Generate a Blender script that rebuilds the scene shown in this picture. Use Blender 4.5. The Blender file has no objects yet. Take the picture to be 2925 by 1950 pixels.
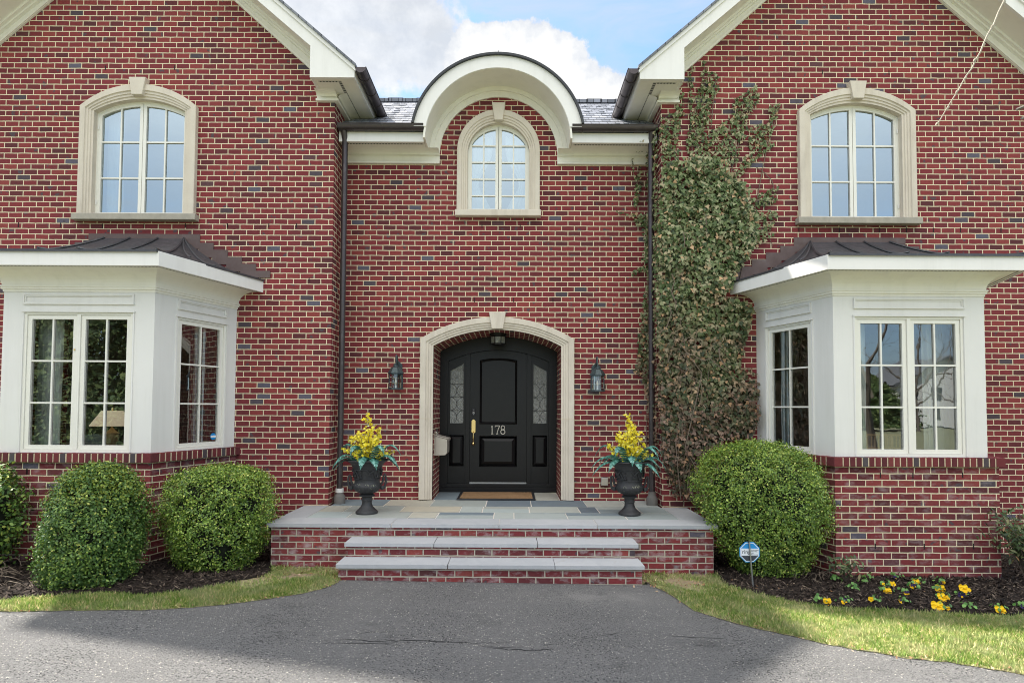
import bpy, bmesh, math, random
import numpy as np
from mathutils import Vector, Matrix, Euler
from mathutils.geometry import tessellate_polygon
random.seed(7); RNG = np.random.default_rng(11)
R = math.radians
SC = bpy.context.scene
COL = SC.collection

# ------------------------------------------------------------------ camera
CAMLOC = Vector((0.0, -9.2, 1.96)); FPX = 1665.0; PITCH = R(2.1); ROLL = R(0.30); SHY = 129.0
cam_d = bpy.data.cameras.new('camera'); cam = bpy.data.objects.new('camera', cam_d); COL.objects.link(cam)
cam_d.sensor_fit = 'HORIZONTAL'; cam_d.sensor_width = 36; cam_d.lens = 36*FPX/2925; cam_d.shift_y = SHY/2925
cam_d.clip_start = .05; cam_d.clip_end = 3000
CAMROT = Euler((math.pi/2 + PITCH, 0, 0)).to_matrix() @ Matrix.Rotation(ROLL, 3, 'Z')
cam.matrix_world = Matrix.Translation(CAMLOC) @ CAMROT.to_4x4()
SC.camera = cam

def ray(x, y):
    return CAMROT @ Vector(((x-1462.5)/FPX, -(y-(975+SHY))/FPX, -1.0))
def P(x, y, Y):
    """measured photo point -> (X, Z) on the vertical plane at depth Y"""
    d = ray(x, y); t = (Y-CAMLOC.y)/d.y
    p = CAMLOC + d*t
    return p.x, p.z
def sstep(a, b, x):
    t = min(1, max(0, (x-a)/(b-a))); return t*t*(3-2*t)
def gz(x, y):
    """height of the terrain"""
    return -.012*max(-9, min(9, x)) - .065*sstep(-2.75, -2.1, y)
def G(x, y):
    d = ray(x, y); z = 0
    for _ in range(8):
        p = CAMLOC + d*((z-CAMLOC.z)/d.z); z = gz(p.x, p.y)
    return p.x, p.y

# ------------------------------------------------------------------ tagging
def tag(o, label=None, cat=None, group=None, kind=None):
    if label: o['label'] = label
    if cat: o['category'] = cat
    if group: o['group'] = group
    if kind: o['kind'] = kind
    return o
def thing(name, label, cat, loc=(0, 0, 0), rz=0, group=None):
    o = bpy.data.objects.new(name, None); COL.objects.link(o); o.location = loc; o.rotation_euler = (0, 0, rz)
    o.empty_display_size = .1
    return tag(o, label, cat, group)
def adopt(o, parent, world=True):
    o.parent = parent
    if world and parent.parent is None and parent.type == 'EMPTY':
        M = Matrix.Translation(parent.location) @ parent.rotation_euler.to_matrix().to_4x4()
        o.matrix_parent_inverse = M.inverted()
    return o
def link(name, me, parent=None, world=True):
    o = bpy.data.objects.new(name, me); COL.objects.link(o)
    if parent: adopt(o, parent, world)
    return o
def copy_tree(o, parent=None):
    c = o.copy(); COL.objects.link(c)
    if parent: c.parent = parent
    for ch in [k for k in COL.objects if k.parent == o]: copy_tree(ch, c)
    return c

# ------------------------------------------------------------------ mesh builder
class MB:
    def __init__(s, xf=None): s.v = []; s.f = []; s.m = []; s.uv = {}; s.xf = xf; s.cur = 0
    def add(s, p):
        p = Vector(p)
        if s.xf: p = s.xf @ p
        s.v.append(p); return len(s.v)-1
    def face(s, idx, uv=None):
        if uv: s.uv[len(s.f)] = uv
        s.f.append(list(idx)); s.m.append(s.cur)
    def poly(s, pts, uv=None): s.face([s.add(p) for p in pts], uv)
    def box(s, x0, y0, z0, x1, y1, z1):
        i = [s.add(p) for p in ((x0,y0,z0),(x1,y0,z0),(x1,y1,z0),(x0,y1,z0),(x0,y0,z1),(x1,y0,z1),(x1,y1,z1),(x0,y1,z1))]
        for q in ((0,3,2,1),(4,5,6,7),(0,1,5,4),(1,2,6,5),(2,3,7,6),(3,0,4,7)): s.face([i[k] for k in q])
        return s
    def prism(s, pts, y0, y1, holes=(), cap_back=True):
        """polygon in (x,z), extruded from y0 (front) to y1"""
        loops = [list(pts)] + [list(h) for h in holes]
        flat = [p for l in loops for p in l]
        tris = tessellate_polygon([[Vector((p[0], p[1], 0)) for p in l] for l in loops])
        fi = [s.add((p[0], y0, p[1])) for p in flat]; bi = [s.add((p[0], y1, p[1])) for p in flat]
        for t in tris:
            a, b, c = [flat[k] for k in t]
            ccw = (b[0]-a[0])*(c[1]-a[1])-(b[1]-a[1])*(c[0]-a[0]) > 0
            t = t if ccw else t[::-1]
            s.face([fi[k] for k in t])
            if cap_back: s.face([bi[k] for k in t[::-1]])
        o = 0
        for l in loops:
            n = len(l)
            area = sum(l[k][0]*l[(k+1) % n][1]-l[(k+1) % n][0]*l[k][1] for k in range(n))
            for k in range(n):
                a, b = o+k, o+(k+1) % n
                out = area > 0
                if l is not loops[0]: out = not out
                s.face([fi[b], fi[a], bi[a], bi[b]] if out else [fi[a], fi[b], bi[b], bi[a]])
            o += n
        return s
    def tube(s, pts, r, n=8, cap=True):
        pts = [Vector(p) for p in pts]; rs = r if isinstance(r, (list, tuple)) else [r]*len(pts)
        rings = []; up = None
        for k, p in enumerate(pts):
            t = (pts[min(k+1, len(pts)-1)]-pts[max(k-1, 0)]).normalized()
            if up is None:
                up = Vector((0, 0, 1)) if abs(t.z) < .9 else Vector((1, 0, 0))
            a = t.cross(up)
            if a.length < 1e-4: a = t.cross(Vector((0, 1, .3)))
            a.normalize(); b = a.cross(t).normalized(); up = b
            rings.append([s.add(p + (a*math.cos(2*math.pi*j/n)+b*math.sin(2*math.pi*j/n))*rs[k]) for j in range(n)])
        for k in range(len(rings)-1):
            for j in range(n):
                s.face([rings[k][j], rings[k+1][j], rings[k+1][(j+1) % n], rings[k][(j+1) % n]])
        if cap: s.face(rings[0]); s.face(rings[-1][::-1])
        return s
    def lathe(s, prof, n=32, c=(0, 0, 0), mod=None):
        rings = []
        for r, z in prof:
            rings.append([s.add((c[0]+(mod(r, z, 2*math.pi*j/n) if mod else r)*math.cos(2*math.pi*j/n), c[1]+(mod(r, z, 2*math.pi*j/n) if mod else r)*math.sin(2*math.pi*j/n), c[2]+z)) for j in range(n)])
        for k in range(len(rings)-1):
            for j in range(n): s.face([rings[k][j], rings[k][(j+1) % n], rings[k+1][(j+1) % n], rings[k+1][j]])
        s.face(rings[0][::-1]); s.face(rings[-1])
        return s
    def strip(s, rows, closed=False):
        """rows: list of equal-length point rows, joined by quads"""
        ids = [[s.add(p) for p in r] for r in rows]
        for k in range(len(ids)-1):
            m = len(ids[k])
            for j in range(m if closed else m-1):
                s.face([ids[k][j], ids[k][(j+1) % m], ids[k+1][(j+1) % m], ids[k+1][j]])
        return s
    def build(s, name, mats, parent=None, world=True, smooth=False, bevel=0, uv=False, uo=(0, 0), recalc=False):
        me = bpy.data.meshes.new(name)
        me.from_pydata([tuple(v) for v in s.v], [], s.f)
        if not isinstance(mats, (list, tuple)): mats = [mats]
        for m in mats: me.materials.append(m)
        me.polygons.foreach_set('material_index', s.m)
        if recalc:
            bm = bmesh.new(); bm.from_mesh(me); bmesh.ops.recalc_face_normals(bm, faces=bm.faces); bm.to_mesh(me); bm.free()
        if uv:
            ul = me.uv_layers.new(name='UVMap')
            for p in me.polygons:
                n = p.normal; cu = s.uv.get(p.index)
                h = Vector((-n.y, n.x, 0))
                if h.length < .35: hx, hz = Vector((1, 0, 0)), Vector((0, 1, 0))
                else: hx, hz = h.normalized(), Vector((0, 0, 1))
                for q, li in enumerate(p.loop_indices):
                    co = me.vertices[me.loops[li].vertex_index].co
                    ul.data[li].uv = cu[q] if cu else (co.dot(hx)+uo[0], co.dot(hz)+uo[1])
        if smooth: me.polygons.foreach_set('use_smooth', [True]*len(me.polygons))
        me.update()
        o = link(name, me, parent, world)
        if bevel:
            b = o.modifiers.new('bevel', 'BEVEL'); b.width = bevel; b.segments = 2; b.limit_method = 'ANGLE'; b.angle_limit = R(40)
            b.harden_normals = False
        if smooth:
            me.set_sharp_from_angle(angle=R(38))
        return o

def scatter(name, mats, tv, tf, pos, rot, scl, parent=None, world=True, fm=None, smooth=False, im=None):
    """many copies of a small template in one mesh; tv (k,3), tf list of faces of equal size"""
    tv = np.asarray(tv, float); N = len(pos); k = len(tv)
    scl = np.asarray(scl, float)
    if scl.ndim == 1: scl = np.repeat(scl[:, None], 3, 1)
    V = np.einsum('nij,nkj->nki', rot, tv[None, :, :]*scl[:, None, :]) + np.asarray(pos)[:, None, :]
    me = bpy.data.meshes.new(name); me.vertices.add(N*k); me.vertices.foreach_set('co', V.reshape(-1))
    lens = np.array([len(f) for f in tf]); flat = np.concatenate([np.array(f) for f in tf])
    L = len(flat)
    loops = (np.arange(N)[:, None]*k + flat[None, :]).reshape(-1)
    starts = (np.arange(N)[:, None]*L + np.concatenate([[0], np.cumsum(lens)[:-1]])[None, :]).reshape(-1)
    me.loops.add(N*L); me.loops.foreach_set('vertex_index', loops.astype(np.int32))
    me.polygons.add(N*len(tf)); me.polygons.foreach_set('loop_start', starts.astype(np.int32))
    if not isinstance(mats, (list, tuple)): mats = [mats]
    for m in mats: me.materials.append(m)
    if fm is not None: me.polygons.foreach_set('material_index', np.tile(np.array(fm, np.int32), N))
    if im is not None: me.polygons.foreach_set('material_index', np.repeat(np.asarray(im, np.int32), len(tf)))
    if smooth: me.polygons.foreach_set('use_smooth', np.ones(N*len(tf), bool))
    me.update(calc_edges=True)
    return link(name, me, parent, world)

def frames(nrm, spin, flip=None):
    """rotation matrices whose local z is nrm and local y is turned by spin"""
    n = np.asarray(nrm, float); n = n/np.linalg.norm(n, axis=1, keepdims=True)
    ref = np.where(np.abs(n[:, 2:3]) > .95, np.array([[0., 1., 0.]]), np.array([[0., 0., 1.]]))
    a = np.cross(ref, n); a /= np.linalg.norm(a, axis=1, keepdims=True)
    b = np.cross(n, a)
    c, s_ = np.cos(spin)[:, None], np.sin(spin)[:, None]
    x = a*c + b*s_; y = -a*s_ + b*c
    return np.stack([x, y, n], axis=2)

# ------------------------------------------------------------------ arches
def arc_z(x, w, rise):
    """height above the springing of a segmental arch of width w"""
    rise = max(rise, 1e-4); rad = (w*w/4 + rise*rise)/(2*rise)
    return math.sqrt(max(0, rad*rad - x*x)) - (rad-rise)
def arch(cx, w, z0, zs, rise, n=24):
    """closed outline of an arched opening, anticlockwise from bottom left"""
    pts = [(cx-w/2, z0), (cx+w/2, z0)]
    rad = (w*w/4 + rise*rise)/(2*rise); th = math.asin(min(1, w/2/rad))
    if rise > w/2: th = math.pi-th
    for k in range(n+1):
        a = th - 2*th*k/n
        pts.append((cx + rad*math.sin(a), zs + rad*math.cos(a) - (rad-rise)))
    return pts
SUN_E, SKY_S, EXPO, CLOUD_K, BLUE_T = 3.8, .12, 1.63, 2.72, (.80, .92, 1.0)
BACK_LO, BACK_HI = (1.04, 1.09, 1.17), (1.98, 1.94, 1.90)
# ------------------------------------------------------------------ materials
def mat(name):
    m = bpy.data.materials.new(name); m.use_nodes = True; nt = m.node_tree; nt.nodes.clear()
    out = nt.nodes.new('ShaderNodeOutputMaterial'); b = nt.nodes.new('ShaderNodeBsdfPrincipled')
    nt.links.new(b.outputs[0], out.inputs[0]); return m, nt, b
class N:
    """small wrapper for node building"""
    def __init__(s, nt): s.nt = nt
    def new(s, t, **kw):
        n = s.nt.nodes.new('ShaderNode'+t)
        for k, v in kw.items():
            if hasattr(n, k) and k not in n.inputs: setattr(n, k, v)
            else: n.inputs[k].default_value = v
        return n
    def L(s, a, b): s.nt.links.new(a, b)
    def math(s, op, a, b=None, c=None, clamp=False):
        n = s.nt.nodes.new('ShaderNodeMath'); n.operation = op; n.use_clamp = clamp
        for k, v in enumerate((a, b, c)):
            if v is None: continue
            if isinstance(v, (int, float)): n.inputs[k].default_value = v
            else: s.L(v, n.inputs[k])
        return n.outputs[0]
    def mix(s, f, a, b, mode='MIX'):
        n = s.nt.nodes.new('ShaderNodeMix'); n.data_type = 'RGBA'; n.blend_type = mode
        for k, v in ((0, f), (6, a), (7, b)):
            if isinstance(v, (int, float)): n.inputs[k].default_value = v
            elif isinstance(v, tuple): n.inputs[k].default_value = v if len(v) == 4 else v+(1,)
            else: s.L(v, n.inputs[k])
        return n.outputs[2]
    def ramp(s, f, stops, interp='LINEAR'):
        n = s.nt.nodes.new('ShaderNodeValToRGB'); n.color_ramp.interpolation = interp; e = n.color_ramp.elements
        while len(e) < len(stops): e.new(.5)
        for k, (p, c) in enumerate(stops):
            e[k].position = p; e[k].color = (c if isinstance(c, tuple) else (c, c, c))+(1,) if not (isinstance(c, tuple) and len(c) == 4) else c
        s.L(f, n.inputs[0]); return n.outputs[0]
    def noise(s, scale, detail=3, rough=.5, vec=None, dist=0):
        n = s.nt.nodes.new('ShaderNodeTexNoise'); n.inputs['Scale'].default_value = scale; n.inputs['Detail'].default_value = detail
        n.inputs['Roughness'].default_value = rough; n.inputs['Distortion'].default_value = dist
        if vec is not None: s.L(vec, n.inputs['Vector'])
        return n.outputs['Fac']
    def vor(s, scale, vec=None, out='Distance', feature='F1', rnd=1):
        n = s.nt.nodes.new('ShaderNodeTexVoronoi'); n.inputs['Scale'].default_value = scale; n.feature = feature
        n.inputs['Randomness'].default_value = rnd
        if vec is not None: s.L(vec, n.inputs['Vector'])
        return n.outputs[out]
    def coord(s, which='Object'): return s.nt.nodes.new('ShaderNodeTexCoord').outputs[which]
    def island(s): return s.nt.nodes.new('ShaderNodeNewGeometry').outputs['Random Per Island']
    def mapping(s, vec, scale=(1, 1, 1), loc=(0, 0, 0)):
        n = s.nt.nodes.new('ShaderNodeMapping'); n.inputs['Scale'].default_value = scale; n.inputs['Location'].default_value = loc
        s.L(vec, n.inputs['Vector']); return n.outputs[0]
    def bump(s, h, dist=.01, strength=1, nrm=None):
        n = s.nt.nodes.new('ShaderNodeBump'); n.inputs['Distance'].default_value = dist; n.inputs['Strength'].default_value = strength
        s.L(h, n.inputs['Height'])
        if nrm is not None: s.L(nrm, n.inputs['Normal'])
        return n.outputs[0]
def put(n, b, col=None, rough=None, bump=None, metal=None, spec=None):
    for key, v in (('Base Color', col), ('Roughness', rough), ('Normal', bump), ('Metallic', metal), ('Specular IOR Level', spec)):
        if v is None: continue
        if isinstance(v, tuple): b.inputs[key].default_value = v if len(v) == 4 else v+(1,)
        elif isinstance(v, (int, float)): b.inputs[key].default_value = v
        else: n.L(v, b.inputs[key])

RED = [(0, (0.0989, 0.0324, 0.0358)), (0.14, (0.1598, 0.034, 0.0386)), (0.45, (0.1979, 0.0371, 0.0427)), (0.8, (0.2306, 0.0429, 0.0455)), (0.962, (0.2644, 0.0591, 0.0523)), (0.968, (0.072, 0.055, 0.064)), (0.988, (0.088, 0.072, 0.085)), (0.991, (0.115, 0.108, 0.14)), (1, (0.115, 0.108, 0.14))]
def brick_mat(name, w=.2032, h=.0813, mortar=.0081, off=.5, weather=0.0, mort=(.80, .69, .48)):
    m, nt, b = mat(name); n = N(nt)
    uv = n.coord('UV')
    wob = n.new('TexNoise', Scale=7.0, Detail=2.0); n.L(uv, wob.inputs['Vector'])
    wv = n.new('VectorMath', operation='MULTIPLY_ADD'); n.L(wob.outputs['Color'], wv.inputs[0]); wv.inputs[1].default_value = (.010, .010, 0); n.L(uv, wv.inputs[2])
    br = nt.nodes.new('ShaderNodeTexBrick'); br.offset = off; br.offset_frequency = 2; br.squash = 1
    n.L(wv.outputs[0], br.inputs['Vector'])
    for k, v in (('Scale', 1), ('Brick Width', w), ('Row Height', h), ('Mortar Size', mortar), ('Mortar Smooth', .35), ('Bias', 0)): br.inputs[k].default_value = v
    br.inputs['Color1'].default_value = (0, 0, 0, 1); br.inputs['Color2'].default_value = (1, 1, 1, 1); br.inputs['Mortar'].default_value = (.5, .5, .5, 1)
    tint = br.outputs['Color']
    col = n.ramp(tint, RED)
    # flashed grey ends and patches on some bricks, small scuffs of mortar, soft cloudiness
    pv = n.mapping(uv, (1, 1.0, 1))
    pn = n.noise(9.0, 1.5, .5, pv); patch = n.ramp(pn, [(.665, 0.), (.69, 1.)])
    col = n.mix(n.math('MULTIPLY', patch, .85), col, (.085, .072, .082))
    cl = n.noise(26, 4, .6, uv); col = n.mix(.5, col, n.mix(cl, (.55, .5, .5), (1.45, 1.4, 1.4)), 'MULTIPLY')
    big = n.noise(.9, 3, .5, uv); col = n.mix(.6, col, n.mix(big, (.70, .68, .70), (1.27, 1.25, 1.24)), 'MULTIPLY')
    drip = n.noise(1.6, 5, .62, n.mapping(uv, (2.6, .42, 1), (1.7, .3, 0))); col = n.mix(n.ramp(drip, [(.55, 0.), (.82, .30)]), col, (.075, .052, .05))
    edge = n.noise(70, 4, .7, uv); col = n.mix(n.ramp(edge, [(.62, 0.), (.75, .45)]), col, (.11, .055, .05))
    sc = n.noise(34, 2, .7, n.mapping(uv, (1, 1.6, 1), (3.3, 1.2, 0))); scf = n.ramp(sc, [(.74, 0.), (.79, .55)])
    col = n.mix(scf, col, (.42, .33, .27))
    if weather:
        wn = n.noise(5.5, 4, .65, n.mapping(uv, (1, 1.7, 1))); wf = n.ramp(wn, [(.50, 0.), (.74, weather)])
        col = n.mix(wf, col, (.46, .40, .40))
        dn = n.noise(2.2, 3, .6, uv); col = n.mix(n.ramp(dn, [(.5, 0.), (.8, .35)]), col, (.10, .085, .065))
    mn = n.noise(55, 3, .6, uv); mb = n.noise(1.7, 3, .5, uv)
    mc = n.mix(mn, tuple(c*.78 for c in mort), tuple(c*1.15 for c in mort))
    mc = n.mix(.6, mc, n.mix(mb, (.80, .80, .82), (1.14, 1.13, 1.10)), 'MULTIPLY')
    fac = br.outputs['Fac']
    col = n.mix(fac, col, mc)
    fine = n.noise(160, 3, .6, uv)
    ht = n.math('ADD', n.math('MULTIPLY', n.math('SUBTRACT', 1, fac), 1.0), n.math('ADD', n.math('MULTIPLY', fine, .25), n.math('MULTIPLY', cl, .3)))
    put(n, b, col, .88, n.bump(ht, .008, .9), spec=.25)
    return m
def flat_mat(name, c, rough=.5, metal=0, var=.08, scale=8, bump=0, bscale=60, spec=.5, streak=0):
    """a plain finish with slight natural mottling"""
    m, nt, b = mat(name); n = N(nt); v = n.coord('Object')
    k = n.noise(scale, 4, .6, v)
    col = n.mix(k, tuple(x*(1-var) for x in c), tuple(min(1, x*(1+var)) for x in c))
    if streak:
        s1 = n.noise(1.0, 5, .65, n.mapping(v, (7, 7, .55))); col = n.mix(n.ramp(s1, [(.48, 0.), (.80, streak)]), col, (.40, .375, .31))
        s2 = n.noise(.9, 4, .6, v); col = n.mix(.5, col, n.mix(s2, (.90, .90, .89), (1.08, 1.08, 1.07)), 'MULTIPLY')
    put(n, b, col, rough, n.bump(n.noise(bscale, 3, .6, v), bump, .8) if bump else None, metal, spec)
    return m
def island_mat(name, stops, rough=.5, spec=.35, trans=0, extra=None, interp='LINEAR', bump=None):
    """colour picked per leaf / chip / stone"""
    m, nt, b = mat(name); n = N(nt); col = n.ramp(n.island(), stops, interp)
    if extra: col = extra(n, col)
    put(n, b, col, rough, bump(n) if bump else None, 0, spec)
    if trans:
        t = nt.nodes.new('ShaderNodeBsdfTranslucent'); n.L(col, t.inputs[0]); mx = nt.nodes.new('ShaderNodeMixShader'); mx.inputs[0].default_value = trans
        n.L(b.outputs[0], mx.inputs[1]); n.L(t.outputs[0], mx.inputs[2]); n.L(mx.outputs[0], nt.nodes['Material Output'].inputs[0])
    return m
def glass_mat(name, refl, tint=(.92, .96, .95), wav=.0, rough=0.0, gcol=(.95, .97, 1)):
    m, nt, b = mat(name); n = N(nt); nt.nodes.remove(b)
    fr = n.new('Fresnel', IOR=1.55); fac = n.math('ADD', n.math('MULTIPLY', fr.outputs[0], 1-refl), refl, clamp=True)
    g = n.new('BsdfGlossy', Roughness=rough); g.inputs[0].default_value = gcol+(1,)
    t = n.new('BsdfTransparent'); t.inputs[0].default_value = tint+(1,)
    if wav: n.L(n.bump(n.noise(3.0, 2, .5, n.coord('Object')), wav, 1), g.inputs['Normal'])
    mx = n.new('MixShader'); n.L(fac, mx.inputs[0]); n.L(t.outputs[0], mx.inputs[1]); n.L(g.outputs[0], mx.inputs[2])
    n.L(mx.outputs[0], nt.nodes['Material Output'].inputs[0]); return m

M = {}
M['brick'] = brick_mat('red_brick')
M['brick_base'] = brick_mat('red_brick_base', weather=.45)
M['brick_step'] = brick_mat('red_brick_steps', weather=.85, mort=(.50, .45, .36), h=.0775, mortar=.0092)
M['rowlock'] = island_mat('rowlock_brick', [(0, (.095, .028, .032)), (.3, (.15, .032, .036)), (.85, (.19, .046, .044)), (.9, (.08, .065, .07)), (1, (.09, .08, .085))], .88, .25,
    extra=lambda n, c: n.mix(.5, c, n.mix(n.noise(40, 4, .6, n.coord()), (.6, .55, .55), (1.4, 1.35, 1.35)), 'MULTIPLY'), bump=lambda n: n.bump(n.noise(120, 3, .6, n.coord()), .003, .8))
M['mortar'] = flat_mat('mortar', (.62, .51, .35), .95, 0, .15, 30, .004, 90)
M['white'] = flat_mat('white_paint', (.83, .81, .775), .45, 0, .03, 3, .0010, 10, streak=.16)
M['trim'] = flat_mat('cream_trim_paint', (.84, .81, .72), .5, 0, .035, 2.5, .0010, 10, streak=.16)
M['sash'] = flat_mat('sash_paint', (.82, .80, .72), .4, 0, .03, 6)
M['greytrim'] = flat_mat('pale_grey_trim_paint', (.77, .755, .72), .5, 0, .035, 2.2, .0010, 9, streak=.18)
def stone():
    m, nt, b = mat('limestone'); n = N(nt); v = n.coord('Object')
    c = n.mix(n.noise(3.5, 5, .6, v), (.58, .51, .42), (.76, .69, .58))
    st = n.ramp(n.noise(2.2, 4, .65, n.mapping(v, (3, 3, .5))), [(.5, 0.), (.85, .45)]); c = n.mix(st, c, (.30, .25, .19))
    c = n.mix(.3, c, n.mix(n.noise(80, 3, .6, v), (.75, .75, .75), (1.2, 1.2, 1.2)), 'MULTIPLY')
    put(n, b, c, .85, n.bump(n.noise(110, 4, .6, v), .002, .7), spec=.25); return m
M['stone'] = stone()
def sillstone():
    m, nt, b = mat('weathered_sill_stone'); n = N(nt); v = n.coord('Object')
    c = n.mix(n.noise(6, 5, .65, n.mapping(v, (2, 2, 1))), (.27, .25, .21), (.52, .47, .39))
    put(n, b, c, .9, n.bump(n.noise(110, 4, .6, v), .002, .7), spec=.25); return m
M['sill'] = sillstone()
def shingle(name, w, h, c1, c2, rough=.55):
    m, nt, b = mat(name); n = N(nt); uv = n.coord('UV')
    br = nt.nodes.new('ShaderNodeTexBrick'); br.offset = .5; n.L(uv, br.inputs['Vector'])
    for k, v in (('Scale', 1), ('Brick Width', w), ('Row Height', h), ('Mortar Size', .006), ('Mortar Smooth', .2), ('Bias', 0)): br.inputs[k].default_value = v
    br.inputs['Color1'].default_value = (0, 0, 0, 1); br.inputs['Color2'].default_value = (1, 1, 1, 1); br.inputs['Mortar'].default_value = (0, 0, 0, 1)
    c = n.ramp(br.outputs['Color'], [(0, c1), (.7, c2), (.9, tuple(x*1.25 for x in c2)), (1, tuple(x*1.5 for x in c2))])  # palest slates are glints put into the colour
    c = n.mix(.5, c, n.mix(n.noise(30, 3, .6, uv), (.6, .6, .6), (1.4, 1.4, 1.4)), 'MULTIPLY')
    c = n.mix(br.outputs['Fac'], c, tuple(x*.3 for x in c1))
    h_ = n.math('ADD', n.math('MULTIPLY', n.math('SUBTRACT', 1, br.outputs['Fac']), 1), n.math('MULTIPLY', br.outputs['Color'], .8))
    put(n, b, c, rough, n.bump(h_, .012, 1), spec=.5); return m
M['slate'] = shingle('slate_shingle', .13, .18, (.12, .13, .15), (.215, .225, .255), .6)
def copper(name, a, b_, rough, metal):
    m, nt, b = mat(name); n = N(nt); v = n.coord('Object')
    c = n.mix(n.noise(4, 5, .65, n.mapping(v, (1.5, 1.5, 1.5))), a, b_)
    st = n.ramp(n.noise(14, 4, .7, n.mapping(v, (1, 1, .25))), [(.58, 0.), (.8, .5)]); c = n.mix(st, c, (.22, .20, .19))
    put(n, b, c, n.ramp(n.noise(9, 3, .6, v), [(.3, rough-.08), (.7, rough+.12)]), n.bump(n.noise(5, 2, .5, v), .006, .5), metal); return m
M['copper'] = copper('aged_copper', (.042, .043, .050), (.10, .098, .106), .36, .25)
M['flash'] = copper('copper_flashing', (.10, .066, .06), (.17, .125, .115), .55, .45)
M['gutter'] = copper('bronze_gutter', (.055, .045, .045), (.10, .085, .088), .36, .6)
M['boot'] = flat_mat('cast_boot', (.17, .16, .145), .8, 0, .2, 12, .003)
def ventstrip():
    m, nt, b = mat('slotted_vent'); n = N(nt); u = n.new('SeparateXYZ'); n.L(n.coord('UV'), u.inputs[0])
    f = n.math('FRACT', n.math('MULTIPLY', u.outputs[0], 22)); s = n.math('GREATER_THAN', f, .45); e = n.math('LESS_THAN', n.math('ABSOLUTE', n.math('SUBTRACT', u.outputs[1], .5)), .36)
    put(n, b, n.mix(n.math('MULTIPLY', s, e), (.52, .51, .45), (.03, .028, .024)), .7); return m
M['ventstrip'] = ventstrip()
M['vent'] = flat_mat('vent_slots', (.05, .047, .04), .8)
M['black'] = flat_mat('black_door_paint', (.0095, .0088, .0090), .36, 0, .25, 12, .0008, 40, .32)
M['slot'] = flat_mat('weep_slot', (.012, .010, .009), .9)
M['glass'] = glass_mat('window_glass', .14, (.98, .99, .985), wav=.0006)
M['glass_up'] = glass_mat('upper_window_glass', .40, wav=.0012, gcol=(.78, .93, 1.0))
def obscure():
    m, nt, b = mat('obscure_leaded_glass'); n = N(nt); v = n.coord('Object'); k = n.noise(16, 6, .7, n.mapping(v, (1, 1, .55)), 2.2)
    put(n, b, n.ramp(k, [(.30, (.16, .165, .15)), (.5, (.27, .275, .25)), (.72, (.42, .425, .39))]), .16, n.bump(n.noise(26, 3, .6, v, 1.5), .02, .8), spec=.7); return m
M['glass_lead'] = obscure()
M['glass_thin'] = glass_mat('lantern_glass', .08)
M['brass'] = flat_mat('polished_brass', (.80, .58, .26), .25, 1, .1, 30)
M['pewter'] = flat_mat('mailbox_pewter', (.50, .45, .38), .42, .35, .12, 10, .002, 90)
M['verdi'] = flat_mat('lantern_metal', (.055, .075, .078), .42, .5, .5, 40)
M['iron'] = flat_mat('black_iron', (.040, .040, .042), .55, .15, .45, 24, .004, 70)
M['steel'] = flat_mat('galvanised_steel', (.42, .43, .44), .35, .8, .1, 30)
def coir():
    m, nt, b = mat('coir_mat'); n = N(nt); v = n.coord('Object')
    c = n.mix(n.noise(120, 3, .7, v), (.20, .115, .055), (.44, .28, .155)); c = n.mix(.5, c, n.mix(n.noise(5, 4, .6, v), (.6, .6, .6), (1.3, 1.3, 1.3)), 'MULTIPLY')
    put(n, b, c, .95, n.bump(n.noise(200, 2, .6, v), .006, 1), spec=.1); return m
M['coir'] = coir()
M['rubber'] = flat_mat('mat_rubber', (.018, .018, .022), .6)
def bluestone(name, stops, rough=.85):
    def ex(n, c):
        v = n.coord('Object')
        c = n.mix(.55, c, n.mix(n.noise(3.2, 5, .62, v, 1.2), (.68, .70, .72), (1.3, 1.27, 1.22)), 'MULTIPLY')
        rs = n.ramp(n.noise(2.6, 5, .7, n.mapping(v, (1, 1, 1), (9, 3, 1)), 1.5), [(.60, 0.), (.78, .4)]); c = n.mix(rs, c, (.30, .22, .14))
        return n.mix(.25, c, n.mix(n.noise(90, 3, .6, v), (.7, .7, .7), (1.3, 1.3, 1.3)), 'MULTIPLY')
    return island_mat(name, stops, rough, .15, extra=ex, bump=lambda n: n.bump(n.noise(22, 5, .6, n.coord()), .005, .7))
M['flag'] = bluestone('bluestone_paving', [(0, (.12, .14, .17)), (.2, (.20, .245, .27)), (.45, (.42, .45, .42)), (.62, (.34, .41, .42)), (.8, (.48, .44, .35)), (1, (.27, .33, .345))])
M['coping'] = bluestone('bluestone_coping', [(0, (.375, .39, .41)), (1, (.44, .45, .465))], .7)
M['joint'] = flat_mat('paving_joint', (.68, .63, .56), .95, 0, .2, 20, .003)
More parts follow.
